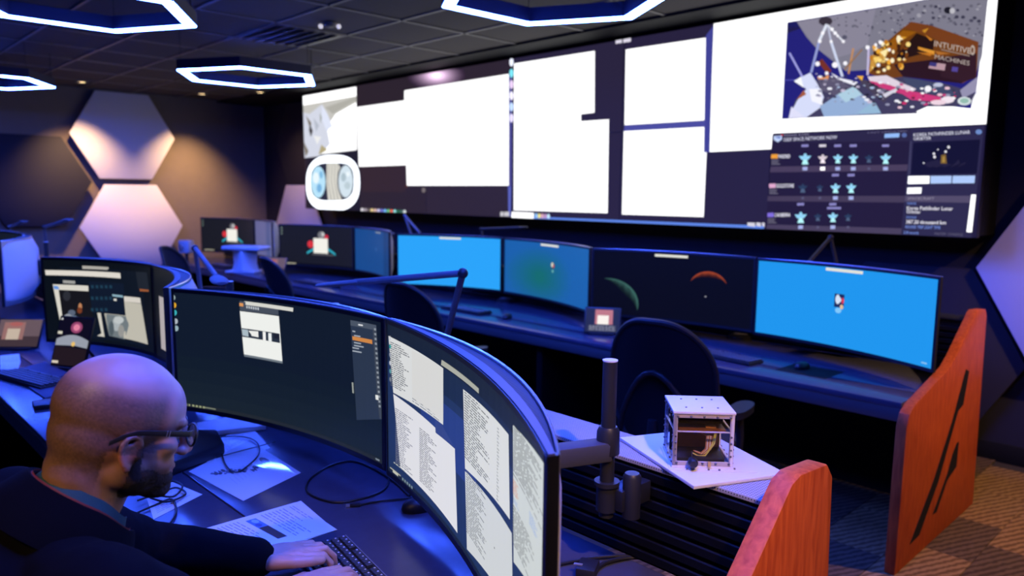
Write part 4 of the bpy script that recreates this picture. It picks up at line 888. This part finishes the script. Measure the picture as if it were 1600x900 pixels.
# white file stack behind
def slab(name, corners, z0, h, m, label, cat, bevel=.003, group=None):
    P = [Vector(q) for q in corners]; c0 = sum(P, Vector())/4
    o = MB().add([(q.x-c0.x, q.y-c0.y, hh) for hh in (0, h) for q in P], [(3, 2, 1, 0), (4, 5, 6, 7), (0, 1, 5, 4), (1, 2, 6, 5), (2, 3, 7, 6), (3, 0, 4, 7)]).obj(name, m, bevel=bevel)
    o.location = (c0.x, c0.y, z0); return tag(o, label, cat, group)
slab('document_folder', [az(305, 685, .75), az(308, 668, .75), az(370, 656, .75), az(416, 672, .75)], .7515, .018, 'paper', 'thick white folder lying under the dark desktop monitor', 'folder')
def laptop_case():
    P = [az(252, 752, .75), az(262, 690, .75), az(340, 690, .75), az(352, 712, .75)]
    return slab('hard_case', P, .7515, .045, 'black_plastic', 'flat black case on the desk in front of the man\'s nose', 'case', .01)
laptop_case()
def cable(pts, r, label, m='cable', name='cable', ends=None):
    # smooth path through the points
    P = [Vector(p) for p in pts]; out = []
    for i in range(len(P)-1):
        p0 = P[max(0, i-1)]; p1 = P[i]; p2 = P[i+1]; p3 = P[min(len(P)-1, i+2)]
        for k in range(6):
            t = k/6; out.append(.5*((2*p1)+(p2-p0)*t+(2*p0-5*p1+4*p2-p3)*t*t+(3*p1-p0-3*p2+p3)*t**3))
    out.append(P[-1])
    t = thing(name, label, 'cable', P[0]); MB().tube(out, r, 8).obj('cord', m, t, True)
    if ends:
        for q, d, mm in ends:
            q = Vector(q); d = Vector(d).normalized(); MB().box(q+d*.012, (.03, .012, .008), math.atan2(d.y, d.x)).obj('plug', m, t, True, bevel=.002); MB().box(q+d*.032, (.014, .010, .005), math.atan2(d.y, d.x)).obj('plug_tip', 'silver', t, True)
    return t
Z = .7545
A, B_ = az(566, 788, Z), az(538, 790, Z)
cable([az(x, y, Z) for x, y in [(640, 775), (610, 748), (560, 722), (520, 726), (485, 748), (482, 770), (520, 784), (560, 780), (600, 765), (608, 740), (600, 715)]], .0035, 'black looped cable with a plug on the desk below the two monitors')
cable([az(x, y, Z) for x, y in [(642, 778), (620, 780), (600, 782), (580, 785), (562, 789)]], .003, 'short black cable ending in a silver plug beside the loop', ends=[(az(562, 789, Z), az(540, 790, Z)-az(562, 789, Z), 0)])
cable([az(x, y, .758) for x, y in [(345, 700), (352, 725), (368, 738), (388, 727), (405, 708), (400, 690), (375, 682), (320, 684)]], .0022, 'thin black cable looped over the sketched sheet')
cable([az(x, y, .758) for x, y in [(338, 715), (370, 706), (405, 697), (430, 690)]], .0018, 'thin straight black cable crossing the papers')
for i, pts in enumerate([[(205, 805), (240, 790), (268, 780), (275, 800), (262, 822)], [(215, 782), (250, 770), (275, 762), (290, 772), (262, 784), (235, 778)], [(245, 765), (268, 752), (285, 760), (270, 776), (240, 772)]]):
    cable([az(x, y, .757+.004*i) for x, y in pts], .003, ('thick black cable end curling over the sheet near the man', 'black cable coil lying on the sheet near the man', 'small black cable loop atop the coil near the man')[i])
cable([az(x, y, .757) for x, y in [(860, 884), (900, 876), (940, 870), (990, 868)]], .004, 'black cable behind the document monitor at the bottom of the picture')
cable([az(x, y, .757) for x, y in [(925, 897), (945, 880), (985, 871), (1030, 876), (1070, 892), (1090, 905)]], .005, 'thick black cable curving from the small hub behind the document monitor')
t = thing('usb_hub', 'small dark box with ports at the bottom of the picture behind the document monitor', 'hub', az(918, 897, .7505))
MB().box((0, 0, .013), (.045, .06, .025), .5).obj('body', 'dark_metal', t, bevel=.003); MB().box((-.012, -.02, .027), (.02, .008, .002), .5).obj('port', 'silver', t)
q = az(655, 796, .7505); t = thing('computer_mouse', 'dark mouse under the lower corner of the document monitor', 'mouse', (q.x, q.y, .7505), -.3, 'mice')
MB().loft([[(.030*f*math.cos(2*PI*k/18), .052*f*math.sin(2*PI*k/18)*(1.0), z) for k in range(18)] for f, z in ((.95, 0), (1, .008), (.92, .02), (.7, .03), (.3, .035))]).obj('shell', 'black_plastic', t); MB().box((0, .025, .031), (.006, .014, .006)).obj('wheel', 'blue_grey_plastic', t, bevel=.002)
mouse0 = t
def keyboard(loc, rz, label, w=.44, d=.135, marks=True):
    t = thing('keyboard', label, 'keyboard', loc, rz, 'keyboards')
    MB().box((0, 0, .008), (w, d, .014)).obj('base', 'black_plastic', t, bevel=.004)
    b = MB(); mk = MB(); rg = random.Random(2)
    for r in range(6):
        x = -w/2+.012; y = d/2-.016-r*.0208
        while x < w/2-.02:
            wd = .0185 if not (r == 5 and -.10 < x < 0) else .11
            if r == 0 and abs((x+w/2) % .1-.09) < .008: x += .012
            b.box((x+wd/2-.001, y, .019), (wd-.003, .016, .009)); mk.box((x+.006, y+.003, .0238), (.004, .004, .0006)); x += wd
    b.obj('keys', 'key', t, bevel=.0012, seg=1, kind='stuff')
    if marks: mk.obj('key_marks', 'key_mark', t, kind='stuff')
    MB().box((0, d/2-.001, .0155), (w, .003, .004)).obj('rear_edge', 'blue_grey_plastic', t)
    return t
bl = az(540.5, 836.5, .766); br = az(604, 900, .766); kd = (br-bl).normalized(); kn = Vector((kd.y, -kd.x, 0))
kc = bl+kd*.22+kn*.068
kb = keyboard((kc.x, kc.y, .7505), math.atan2(kd.y, kd.x), 'black keyboard under the man\'s hands')
for i, (x, y, r, lb) in enumerate([(7.0, -1.33, -.08, 'dark keyboard in front of the gap between planet and sky-blue screens'), (4.85, -1.34, .0, 'dark keyboard in front of the cyan-blue and blue-green screens'), (2.6, -1.36, .0, 'dark keyboard below the dim blue screen'), (.5, -1.36, .0, 'dark keyboard at the far left of the far desk'), (5.15, -4.22, .25, 'dark keyboard under the cluttered picture monitor')]):
    dup(kb, (x, y, .7505), r, lb)
for x, y, r, lb in [(7.42, -1.25, -.2, 'mouse right of the keyboard below the sky-blue screen'), (5.30, -1.34, .2, 'mouse right of the keyboard below the blue-green screen'), (3.02, -1.36, .1, 'mouse at the dim blue screen')]: dup(mouse0, (x, y, .7505), r, lb)
t = MB().box((0, 0, .002), (.26, .22, .003)).obj('mouse_pad', 'matte_black', bevel=.001); t.location = (7.47, -1.27, .7490); t.location.z = .7488
tag(t, 'black mouse pad below the sky-blue screen', 'mouse pad'); t.location.z = .7475
for i, (px, py, lb) in enumerate([(1158, 524, 'dark round puck at the foot between planet and sky-blue screens'), (790, 468, 'dark round puck under the joint of cyan-blue and blue-green screens')]):
    q = az(px, py, .77); t = thing('speaker_puck', lb, 'puck', (q.x, q.y, .7505), group='round conference pucks'); MB().tube([(0, 0, 0), (0, 0, .02), (0, 0, .032)], [.075, .075, .05], 24).obj('body', 'black_plastic', t); MB().tube([(0, 0, .032), (0, 0, .036)], [.048, .04], 24).obj('top_ring', 'blue_grey_plastic', t)
# touch tablets on stands
def tablet(loc, rz, label, w=.24, h=.16, tilt=.5, draw=None):
    t = thing('touch_tablet', label, 'tablet', loc, rz, 'touch panels on the desks')
    M = Matrix.Translation((0, 0, .012)) @ Matrix.Rotation(-tilt, 4, 'X')
    MB().box((0, .006, h/2), (w, .012, h)).obj('case', 'black_plastic', t, bevel=.003, xf=M)
    MB().tube([M @ Vector((0, .012, h*.6)), (0, h*.72, .006)], .008, 8).obj('kickstand', 'dark_metal', t)
    MB().box((0, .03, .006), (w*.7, .10, .012)).obj('foot', 'black_plastic', t, bevel=.002)
    def f(u, v, hh): p = M @ Vector(((u-.5)*(w-.014), -hh, .007+(1-v)*(h-.014))); return (p.x, p.y, p.z)
    c = Canvas(f); draw(c); c.obj('screen', SCREEN, t); return t
def tb_call(c): c.rect(0, 0, 1, 1, (36, 40, 52)); c.rect(.28, .06, .80, .68, (190, 120, 120)); c.rect(.35, .3, .68, .68, (252, 244, 230)); c.rect(.1, .72, .9, .97, (70, 74, 84)); c.lines(.12, .74, .88, .96, 4, (140, 140, 146), .98, 8, 1, .6)
def tb_brown(c): c.rect(0, 0, 1, 1, (104, 86, 92)); c.rect(0, .62, 1, 1, (66, 52, 56)); c.rect(.12, .1, .62, .74, (150, 108, 104)); c.rect(.22, .34, .52, .74, (196, 178, 160)); c.disc((.4, .17), (.16, .08), (170, 96, 92))
def tb_space(c):
    c.rect(0, 0, 1, 1, (14, 12, 30)); c.disc((.55, .2), (.18, .12), (150, 70, 110)); c.disc((.55, .2), (.1, .07), (226, 130, 160)); pts = [(i/10, .46+.0*i-.1*math.sin(PI*i/10)) for i in range(11)]
    c.poly(pts+[(1, .62), (.6, .58), (0, .6)], (150, 156, 170)); c.disc((.55, .55), (.06, .05), (230, 190, 110)); c.poly([(0, .62), (1, .64), (1, 1), (0, 1)], (34, 24, 30)); c.rect(0, .92, .2, .97, (220, 210, 190)); c.rect(.02, .02, .08, .06, (200, 200, 200)); c.rect(0, .3, .14, .36, (210, 206, 190))
tablet((6.14, -1.31, .7505), .62, 'small tablet showing a video call in front of the planet screen', .23, .17, .45, tb_call)
q = (az(0, 545, .76)+az(50, 545, .76))/2; tablet((q.x-.02, q.y, .7505), .85, 'touch tablet with a brownish picture at the left edge of the near desk', .24, .17, .5, tb_brown)
q = (az(93, 566, .76)+az(150, 571, .76))/2; tablet((q.x+.05, q.y-.06, .7505), .5, 'tablet with a space wallpaper in front of the cluttered picture monitor', .215, .25, .32, tb_space)
q = az(610, 432, .76); tablet((q.x+.55, q.y-.25, .7505), .2, 'small tablet with a pinkish picture below the dim blue screen', .24, .16, .6, tb_brown)
q = az(428, 424, .76); tablet((q.x+.32, q.y-.18, .7505), .6, 'small tablet with a pinkish picture left of the right badge screen', .26, .2, .5, tb_brown)
# stand with flat plate, blue in the lamp light
q = az(384, 425, .75); t = thing('document_stand', 'pale blue-lit stand with a flat top plate, between the badge screens', 'stand', (q.x, q.y, .75))
MB().box((0, 0, .01), (.34, .26, .02), .6).obj('foot', 'shell_white', t, bevel=.006); MB().loft([[(.11*x*f, .09*y*f, z) for x, y in ((-1, -1), (1, -1), (1, 1), (-1, 1))] for f, z in ((1.1, .02), (.95, .10), (1.05, .24))]).obj('column', 'shell_white', t, bevel=.01); MB().box((.03, 0, .265), (.46, .25, .045), .55).obj('top_plate', 'shell_white', t, bevel=.02, seg=3)
q = az(292, 404, .78); t = thing('desk_camera', 'small pale box on a stalk behind the folded blue lamp', 'camera', (q.x, q.y, .75)); MB().cyl((0, 0, 0), (0, 0, .10), .02, 12).obj('stalk', 'dark_metal', t); MB().box((0, 0, .18), (.15, .12, .16), .6).obj('body', 'shell_white', t, bevel=.02); MB().cyl((.02, -.07, .18), (.03, -.09, .18), .03, 16).obj('lens', 'silver', t)
# notebooks and clutter at the left of the near desk
slab('notebook', [az(0, 588, .75), az(52, 600, .75), az(112, 588, .75), az(70, 568, .75)], .7505, .010, 'navy_book', 'dark blue writing pad near the space tablet', 'notebook', .002)
slab('notebook', [az(44, 606, .75), az(70, 624, .75), az(112, 613, .75), az(95, 596, .75)], .7505, .006, 'navy_book', 'second dark pad just left of the man\'s head', 'notebook', .002)
slab('pen_case', [az(50, 634, .75), az(53, 642, .75), az(112, 634, .75), az(108, 624, .75)], .7505, .02, 'black_plastic', 'long black bar lying left of the man\'s head', 'case', .005)
for i, (pts, lb) in enumerate([([(0, 570), (0, 556), (30, 553), (32, 566)], 'blue-white sheet below the brownish tablet'), ([(0, 578), (2, 567), (32, 567), (28, 578)], 'crumpled lilac sheet at the left picture edge')]): paper([az(x, y, .75) for x, y in pts], lb, pr_plain, .7506+.0012*i)

# ================================================================== THE MAN
def frame(yaw, pitch, roll=0): return Matrix.Rotation(yaw, 3, 'Z') @ Matrix.Rotation(pitch, 3, 'Y') @ Matrix.Rotation(roll, 3, 'X')
HC = ad(192, 661, 1.25); HM = frame(math.radians(86), math.radians(17), math.radians(2))
HS = .94
def hl(x, y, z): return HC + HM @ Vector((x, y, z))*HS
SH_R = ad(150, 935, 1.10); SH_L = SH_R+Vector((-.37, -.03, .02)); CA = Vector((.02, .60, .80)).normalized(); CC = ad(138, 768, 1.24); C7v = CC-CA*.05
EL_R, WR_R = Vector((7.98, -4.44, .845)), Vector((7.742, -4.282, .802))
EL_L, WR_L = Vector((7.43, -4.46, .84)), az(406, 872, .822)
HIP = Vector((7.74, -4.97, .69))
def head(b):
    e = lambda c, r, rot=None: b.ell(hl(*c), tuple(v*HS for v in r), HM if rot is None else HM @ rot, 28, 18)
    e((-.014, 0, .030), (.106, .081, .092)); e((.040, 0, .028), (.058, .070, .070)); e((-.032, 0, -.015), (.082, .073, .085))
    e((.042, 0, -.045), (.056, .062, .078)); e((.076, 0, -.106), (.031, .036, .024)); e((.062, 0, -.085), (.044, .045, .032)); e((.035, 0, -.095), (.050, .052, .028))
    for s in (-1, 1):
        e((.012, s*.046, -.068), (.048, .022, .036)); e((.062, s*.042, -.022), (.028, .020, .022)); e((.076, s*.030, .020), (.022, .028, .012)); e((.068, s*.030, -.054), (.026, .022, .026))
        e((.110, s*.011, -.038), (.011, .009, .008))
        # ear
        E = lambda x, z: hl(.002+x*.92, s*(.079+.008*max(0, (-x+.010)/.03)), -.030+z*.86)
        b.ell(hl(.004, s*.074, -.032), (.014, .010, .022), HM, 14, 10)
        pts = [E(.012, .004), E(.016, .018), E(.010, .030), E(-.002, .034), E(-.014, .028), E(-.020, .014), E(-.019, -.002), E(-.013, -.016), E(-.006, -.026)]
        b.tube(pts, [.004, .0046, .0048, .0048, .0048, .0048, .0046, .0046, .0055], 10); b.ell(E(-.001, -.030), (.0078, .005, .0085), HM, 12, 8)
        b.tube([E(.004, .020), E(-.008, .014), E(-.010, -.002), E(-.002, -.014), E(.008, -.014)], .0034, 8); b.ell(E(.013, -.004), (.0055, .006, .009), HM, 10, 8)
    b.tube([hl(.094, 0, .018), hl(.104, 0, .000), hl(.114, 0, -.016), hl(.121, 0, -.030)], [.009, .010, .011, .012], 12); b.ell(hl(.120, 0, -.033), (.011, .012, .010), HM, 14, 10)
    e((.096, 0, -.066), (.012, .022, .0065)); e((.094, 0, -.078), (.012, .020, .007))
def limb(b, pts, r, n=18):
    b.tube(pts, r, n)
    for p, q in zip(pts, r): b.ell(p, q*.998, None, 16, 10)
def hand(b, wrist, d, nrm, side, lens, bend, spread=.0, thumb=None):
    """d: direction of the knuckles, nrm: back of the hand, side: vector to the thumb"""
    d = d.normalized(); side = (side-d*side.dot(d)).normalized(); nrm = side.cross(d); nrm = nrm if nrm.z > 0 else -nrm
    M = Matrix((d, side, nrm)).transposed(); n0 = len(b.v); SC = 1.13
    b.ell(wrist+d*.045, (.050, .040, .017), M, 18, 12); b.ell(wrist+d*.065+side*.010, (.030, .030, .016), M, 16, 10); b.ell(wrist+d*.03+side*.020-nrm*.004, (.034, .020, .017), M, 16, 10); b.ell(wrist+d*.002, (.028, .029, .022), M, 16, 10)
    tips = []
    for i, (L, off) in enumerate(zip(lens, (.028, .0095, -.0095, -.027))):
        k0 = wrist+d*(.088-.005*abs(i-1.2))+side*off+nrm*(.004-.002*abs(i-1))
        ang = bend[i]; cur = d*math.cos(.02)+nrm*.34+side*(spread*(1.2-i)); cur.normalize(); p = k0; pts = [k0-d*.03, k0]; rr = [.0088, .0098]
        for j, (seg, f) in enumerate(((.46, .55), (.30, 1.0), (.24, .8))):
            ax = cur.cross(nrm).normalized(); cur = Matrix.Rotation(-ang*f, 3, ax) @ cur; p = p+cur*L*seg; pts.append(p); rr.append((.0085, .0078, .0066)[j])
        limb(b, pts, rr, 12); tips.append((p, cur))
    t0 = wrist+d*.022+side*.030-nrm*.004
    tp = [t0, t0+d*.032+side*.020-nrm*.006, t0+d*.060+side*.022-nrm*.014, t0+d*.082+side*.016-nrm*.018] if thumb is None else thumb
    limb(b, tp, [.015, .0125, .0105, .0085], 12)
    b.v[n0:] = [tuple(wrist+(Vector(v)-wrist)*SC) for v in b.v[n0:]]; return [(wrist+(p-wrist)*SC, c_) for p, c_ in tips]
b = MB(); head(b)
limb(b, [hl(-.030, 0, -.055), hl(-.045, 0, -.085), CC, C7v, C7v+Vector((0, -.05, -.10))], [.058, .056, .060, .066, .09])
limb(b, [hl(-.040, 0, -.03), CC+Vector((0, -.010, .012))], [.062, .058])
limb(b, [C7v+Vector((0, -.05, -.10)), Vector((7.77, -4.86, .85)), HIP], [.10, .14, .14])
limb(b, [C7v+Vector((.05, -.02, -.09)), SH_R], [.05, .055]); limb(b, [C7v+Vector((-.05, -.02, -.09)), SH_L], [.05, .055])
limb(b, [SH_R, EL_R, WR_R], [.055, .042, .029]); limb(b, [SH_L, EL_L, WR_L], [.055, .042, .029])
dl = az(520, 862, .80)-WR_L; dl.z = -.008
sl = Vector((dl.y, -dl.x, 0))
tl = hand(b, WR_L, dl, Vector((0, 0, 1)), sl, (.078, .086, .080, .064), (.80, .74, .70, .72), .07,
          thumb=[WR_L+dl.normalized()*.02+sl.normalized()*.028, WR_L+dl.normalized()*.055+sl.normalized()*.046+Vector((0, 0, .002)), WR_L+dl.normalized()*.088+sl.normalized()*.050, WR_L+dl.normalized()*.110+sl.normalized()*.044+Vector((0, 0, -.005))])
dr = (az(548, 892, .80)-WR_R); dr.z = -.006; sr = Vector((-dr.y, dr.x, 0))
tr = hand(b, WR_R, dr, Vector((0, 0, 1)), sr, (.078, .086, .080, .064), (.80, .74, .70, .72), .07)
for s in (-1, 1):
    kn_ = Vector((7.74+s*.13, -4.55, .56)); ft = Vector((7.74+s*.14, -4.56, .10))
    limb(b, [HIP+Vector((s*.09, 0, -.02)), kn_, ft], [.085, .062, .042]); limb(b, [ft+Vector((0, -.02, -.05)), ft+Vector((s*.01, .15, -.065))], [.04, .033])
man = thing('person', 'bald bearded man in black glasses and navy jacket, typing at the near desk', 'person', (7.74, -4.9, 0))
me = bpy.data.meshes.new('body'); me.from_pydata([tuple(v) for v in b.v], [], b.f); bmm = bmesh.new(); bmm.from_mesh(me); bmesh.ops.recalc_face_normals(bmm, faces=bmm.faces); bmm.to_mesh(me); bmm.free()
def remesh(me, vox, smooth_it, fac=.5):
    o = bpy.data.objects.new('tmp', me); COL.objects.link(o)
    m = o.modifiers.new('r', 'REMESH'); m.mode = 'VOXEL'; m.voxel_size = vox
    if smooth_it: s_ = o.modifiers.new('s', 'SMOOTH'); s_.factor = fac; s_.iterations = smooth_it
    dg = bpy.context.evaluated_depsgraph_get(); out = bpy.data.meshes.new_from_object(o.evaluated_get(dg)); bpy.data.objects.remove(o); out.materials.clear(); return out
body = remesh(me, .0031, 4)
_o = bpy.data.objects.new('tmp', body); COL.objects.link(_o); vg = _o.vertex_groups.new(name='soft')
vg.add([v.index for v in body.vertices if (v.co-HC).length < .23 and (lambda q: q.x < .086 and (abs(q.y) < .070 or q.x < -.03))(HM.transposed() @ (v.co-HC))], 1, 'REPLACE')
_m = _o.modifiers.new('s', 'SMOOTH'); _m.factor = .5; _m.iterations = 12; _m.vertex_group = 'soft'
body = bpy.data.meshes.new_from_object(_o.evaluated_get(bpy.context.evaluated_depsgraph_get())); bpy.data.objects.remove(_o); body.shade_smooth()
HMi = HM.transposed()
def sst(a, b, x): t = max(0, min(1, (x-a)/(b-a))); return t*t*(3-2*t)
def beardness(q):   # q: head coordinates
    q = q/HS
    x, y, z = q
    if x < -.045 or z > .03 or z < -.16: return 0
    line = -.055 + (.045 if x < .03 else 0)*(1-sst(.015, .045, x)) - .012*sst(.05, .08, x)   # cheek line, sideburn up to the ear
    v = 1-sst(line-.014, line+.010, z); v *= sst(-.015, .022, x)
    if x > .080 and abs(y) < .030 and -.064 < z < -.046: v = max(v, .8)
    if x > .088 and abs(y) < .020 and -.086 < z < -.062: v *= .35
    if z < -.115: v *= 1-sst(.115, .140, -z)
    return v
at = body.color_attributes.new('Col', 'FLOAT_COLOR', 'POINT'); vals = []
base = Vector((.54, .285, .21)); red = Vector((.74, .26, .20)); stub = Vector((.13, .075, .062))
for v in body.vertices:
    q = HMi @ (v.co-HC); c_ = base.copy(); n_ = noise.noise(v.co*60)*.06
    if q.length < .22:
        c_ = c_.lerp(red, (.75)*math.exp(-((q.x)**2+(q.z+.034)**2)/.0012)*sst(.06, .08, abs(q.y)))     # ear
        c_ = c_.lerp(red, .3*math.exp(-((q.x-.115)**2+(q.z+.03)**2)/.0006))
        hair = sst(-.115, -.06, q.z)*(1-sst(.045, .078, q.z-.10*max(0, -q.x)))*(1-sst(.035, .06, q.x))   # shaved band round the head
        hair *= (1 if q.z > -.03 or q.x < -.03 else .2)
        c_ = c_.lerp(stub, .8*hair*(1+noise.noise(v.co*400)*.3)); c_ = c_.lerp(Vector((.065, .032, .020)), .93*min(1, beardness(q)*(1+.5*noise.noise(v.co*350))))
        if q.x > .07 and .008 < q.z < .026 and abs(q.y) > .012 and abs(q.y) < .06: c_ = c_.lerp(Vector((.12, .06, .04)), .7)
        if q.x > .085 and abs(q.y) < .02 and -.08 < q.z < -.066: c_ = c_.lerp(Vector((.5, .16, .14)), .6)
    c_ *= 1+n_; vals += [c_.x, c_.y, c_.z, 1]
at.data.foreach_set('color', vals)
bo = link('body', body, SKIN, man, True)
# beard: a thin tufted shell over the jaw
bv = [beardness(HMi @ (v.co-HC)) if (v.co-HC).length < .2 else 0 for v in body.vertices]
idx = {}; vs = []; fs = []
for p in body.polygons:
    if min(bv[i] for i in p.vertices) > .72:
        f_ = []
        for i in p.vertices:
            if i not in idx:
                v = body.vertices[i]; idx[i] = len(vs); vs.append(v.co + v.normal*((.0002+.006*max(0, bv[i]-.72))*(1+.7*noise.noise(v.co*420))))
            f_.append(idx[i])
        fs.append(tuple(f_))
bb = MB(); bb.v = [tuple(v) for v in vs]; bb.f = fs; bb.obj('beard', BEARD, man, True)
for s in (-1, 1): MB().ell(hl(.080, s*.031, .000), .0125, None, 16, 12).obj('eye', 'eye_white', man, True)
# finger nails
nb = 0
for tips in (tl, tr):
    for p, dcur in tips:
        M = dcur.to_track_quat('X', 'Z').to_matrix(); MB().ell(p+M @ Vector((.001, 0, .0062)), (.0055, .0045, .0012), M, 10, 6).obj('fingernail', 'panel_white' if False else MATS['eye_white'], man, True)
# jacket
def cloth(parts, name, m, vox=.0058, it=9, amp=.006, extra=None):
    b = MB(); 
    for pts, r in parts: limb(b, pts, r)
    if extra: extra(b)
    me = bpy.data.meshes.new(name); me.from_pydata([tuple(v) for v in b.v], [], b.f); bm = bmesh.new(); bm.from_mesh(me); bmesh.ops.recalc_face_normals(bm, faces=bm.faces); bm.to_mesh(me); bm.free()
    out = remesh(me, vox, it)
    nrm = [v.normal.copy() for v in out.vertices]
    for v, n in zip(out.vertices, nrm):
        p = v.co; f = noise.noise(Vector((p.x*9, p.y*9, p.z*22)))*.7+noise.noise(p*34)*.3
        v.co = p + n*amp*f
    out.shade_smooth(); return link(name, out, m, man, True)
ft = (C7v-HIP)
cloth([([C7v-CA*.045+Vector((0, -.015, 0)), Vector((7.79, -4.80, .96)), Vector((7.77, -4.91, .78)), HIP], [.088, .165, .185, .175]),
       ([C7v-CA*.05+Vector((.03, -.01, -.01)), SH_R+Vector((-.02, -.01, -.005))], [.070, .080]), ([C7v-CA*.05+Vector((-.03, -.01, -.01)), SH_L+Vector((.02, -.01, -.005))], [.070, .080]),
       ([C7v+Vector((0, .035, -.115)), Vector((7.79, -4.73, .88))], [.070, .13]),
       ([SH_R, SH_R.lerp(EL_R, .5)+Vector((.015, -.01, 0)), EL_R, EL_R.lerp(WR_R, .6), WR_R.lerp(EL_R, .25)], [.082, .074, .066, .052, .046]),
       ([SH_L, SH_L.lerp(EL_L, .5), EL_L, EL_L.lerp(WR_L, .55), WR_L.lerp(EL_L, .04)], [.080, .072, .064, .053, .045])], 'jacket', 'jacket')
def collar_ring(name, m, r0, r1, z0, z1, th, dz, par=man, tiltf=.0):
    ax = CA
    sx = Vector((1, 0, 0)); sx = (sx-ax*sx.dot(ax)).normalized(); sy = ax.cross(sx); c0 = CC-ax*.035; n = 40; rows = []
    for k in range(n+1):
        a = math.radians(110)+math.radians(320)*k/n      # open at the front
        d = sx*math.cos(a)*1.0+sy*math.sin(a)*1.06; fr = .5+.5*math.sin(a); 
        drop = -.018*sst(.45, 1, fr)
        def P(r, z): return c0+d*r+ax*(z+drop)
        rows.append([P(r0, z0), P((r0+r1)/2+.004, (z0+z1)/2), P(r1, z1), P(r1+th*.7, z1+.003), P(r1+th, z1-.002), P((r0+r1)/2+th+.005, (z0+z1)/2), P(r0+th, z0)])
    return MB().loft(rows).obj(name, m, par, True)
collar_ring('polo_collar', 'teal', .076, .066, -.01, .040, .006, 0)
collar_ring('jacket_collar', 'jacket', .104, .080, -.045, .026, .016, 0)
collar_ring('collar_piping', 'piping_red', .0838, .0835, .0270, .0276, .001, 0)
cloth([([HIP+Vector((s*.09, 0, -.02)), Vector((7.74+s*.13, -4.55, .56)), Vector((7.74+s*.14, -4.56, .12))], [.105, .082, .065]) for s in (-1, 1)], 'trousers', 'trousers', .012, 6, .004)
for s in (-1, 1): MB().loft([[(7.74+s*.145+.048*w2*math.cos(2*PI*k/16), y_, max(.002, .045*h2*(1+math.sin(2*PI*k/16)))) for k in range(16)] for y_, w2, h2 in ((-4.66, .6, .9), (-4.63, .95, 1.25), (-4.55, 1, 1.3), (-4.46, 1, 1.0), (-4.39, .9, .75), (-4.355, .5, .5))]).obj('shoe', 'shoe', man, True)
# glasses, worn but separate
gl = thing('eyeglasses', 'black-framed glasses with a silver mark, worn by the man', 'glasses', hl(.09, 0, 0))
def gp(x, y, z): return hl(x, y, z)
for s in (-1, 1):
    ring = [gp(.112-.010*abs(math.cos(a))*0-.10*(abs(s*.034+.026*math.cos(a))-.01)**2*10, s*.034+.026*math.cos(a), .000+.019*math.copysign(abs(math.sin(a))**.75, math.sin(a))) for a in [2*PI*k/28 for k in range(28)]]
    MB().tube(ring, .0022, 8, closed=True).obj('rim', 'glasses_frame', gl, True)
    c0 = sum(ring, Vector())/28; MB().add([*[c0+(p-c0)*.96 for p in ring], *[c0+(p-c0)*.96+HM @ Vector((-.001, 0, 0)) for p in ring]], [tuple(range(28)), tuple(range(55, 27, -1))]+[(k, (k+1) % 28, 28+(k+1) % 28, 28+k) for k in range(28)]).obj('lens', 'glass_lens', gl, True)
    tp = [(.100, .062, .010), (.092, .074, .011), (.060, .081, .010), (.020, .0835, .008), (.002, .0835, .006), (-.020, .0845, -.004), (-.036, .082, -.016)]
    rings = []
    for k, (x, y, z) in enumerate(tp):
        hh = (.0055, .0055, .0052, .0046, .0042, .0048, .0042)[k]; rings.append([gp(x, s*(y+dy), z+dz) for dy, dz in ((-.0013, -hh), (.0018, -hh), (.0018, hh), (-.0013, hh))])
    MB().loft(rings).obj('temple', 'glasses_frame', gl, True, bevel=.0008)
    for k in range(2): MB().loft([[gp(x, s*(.0806+.0022+dy), .0100+dz) for dy, dz in ((0, -.0052), (.0008, -.0052), (.0008, .0052), (0, .0052))] for x in (.050+k*.0045, .0515+k*.0045)]).obj('silver_mark', 'silver', gl, True)
MB().tube([gp(.111, -.009, .005), gp(.116, 0, .009), gp(.111, .009, .005)], .002, 8).obj('bridge', 'glasses_frame', gl, True)
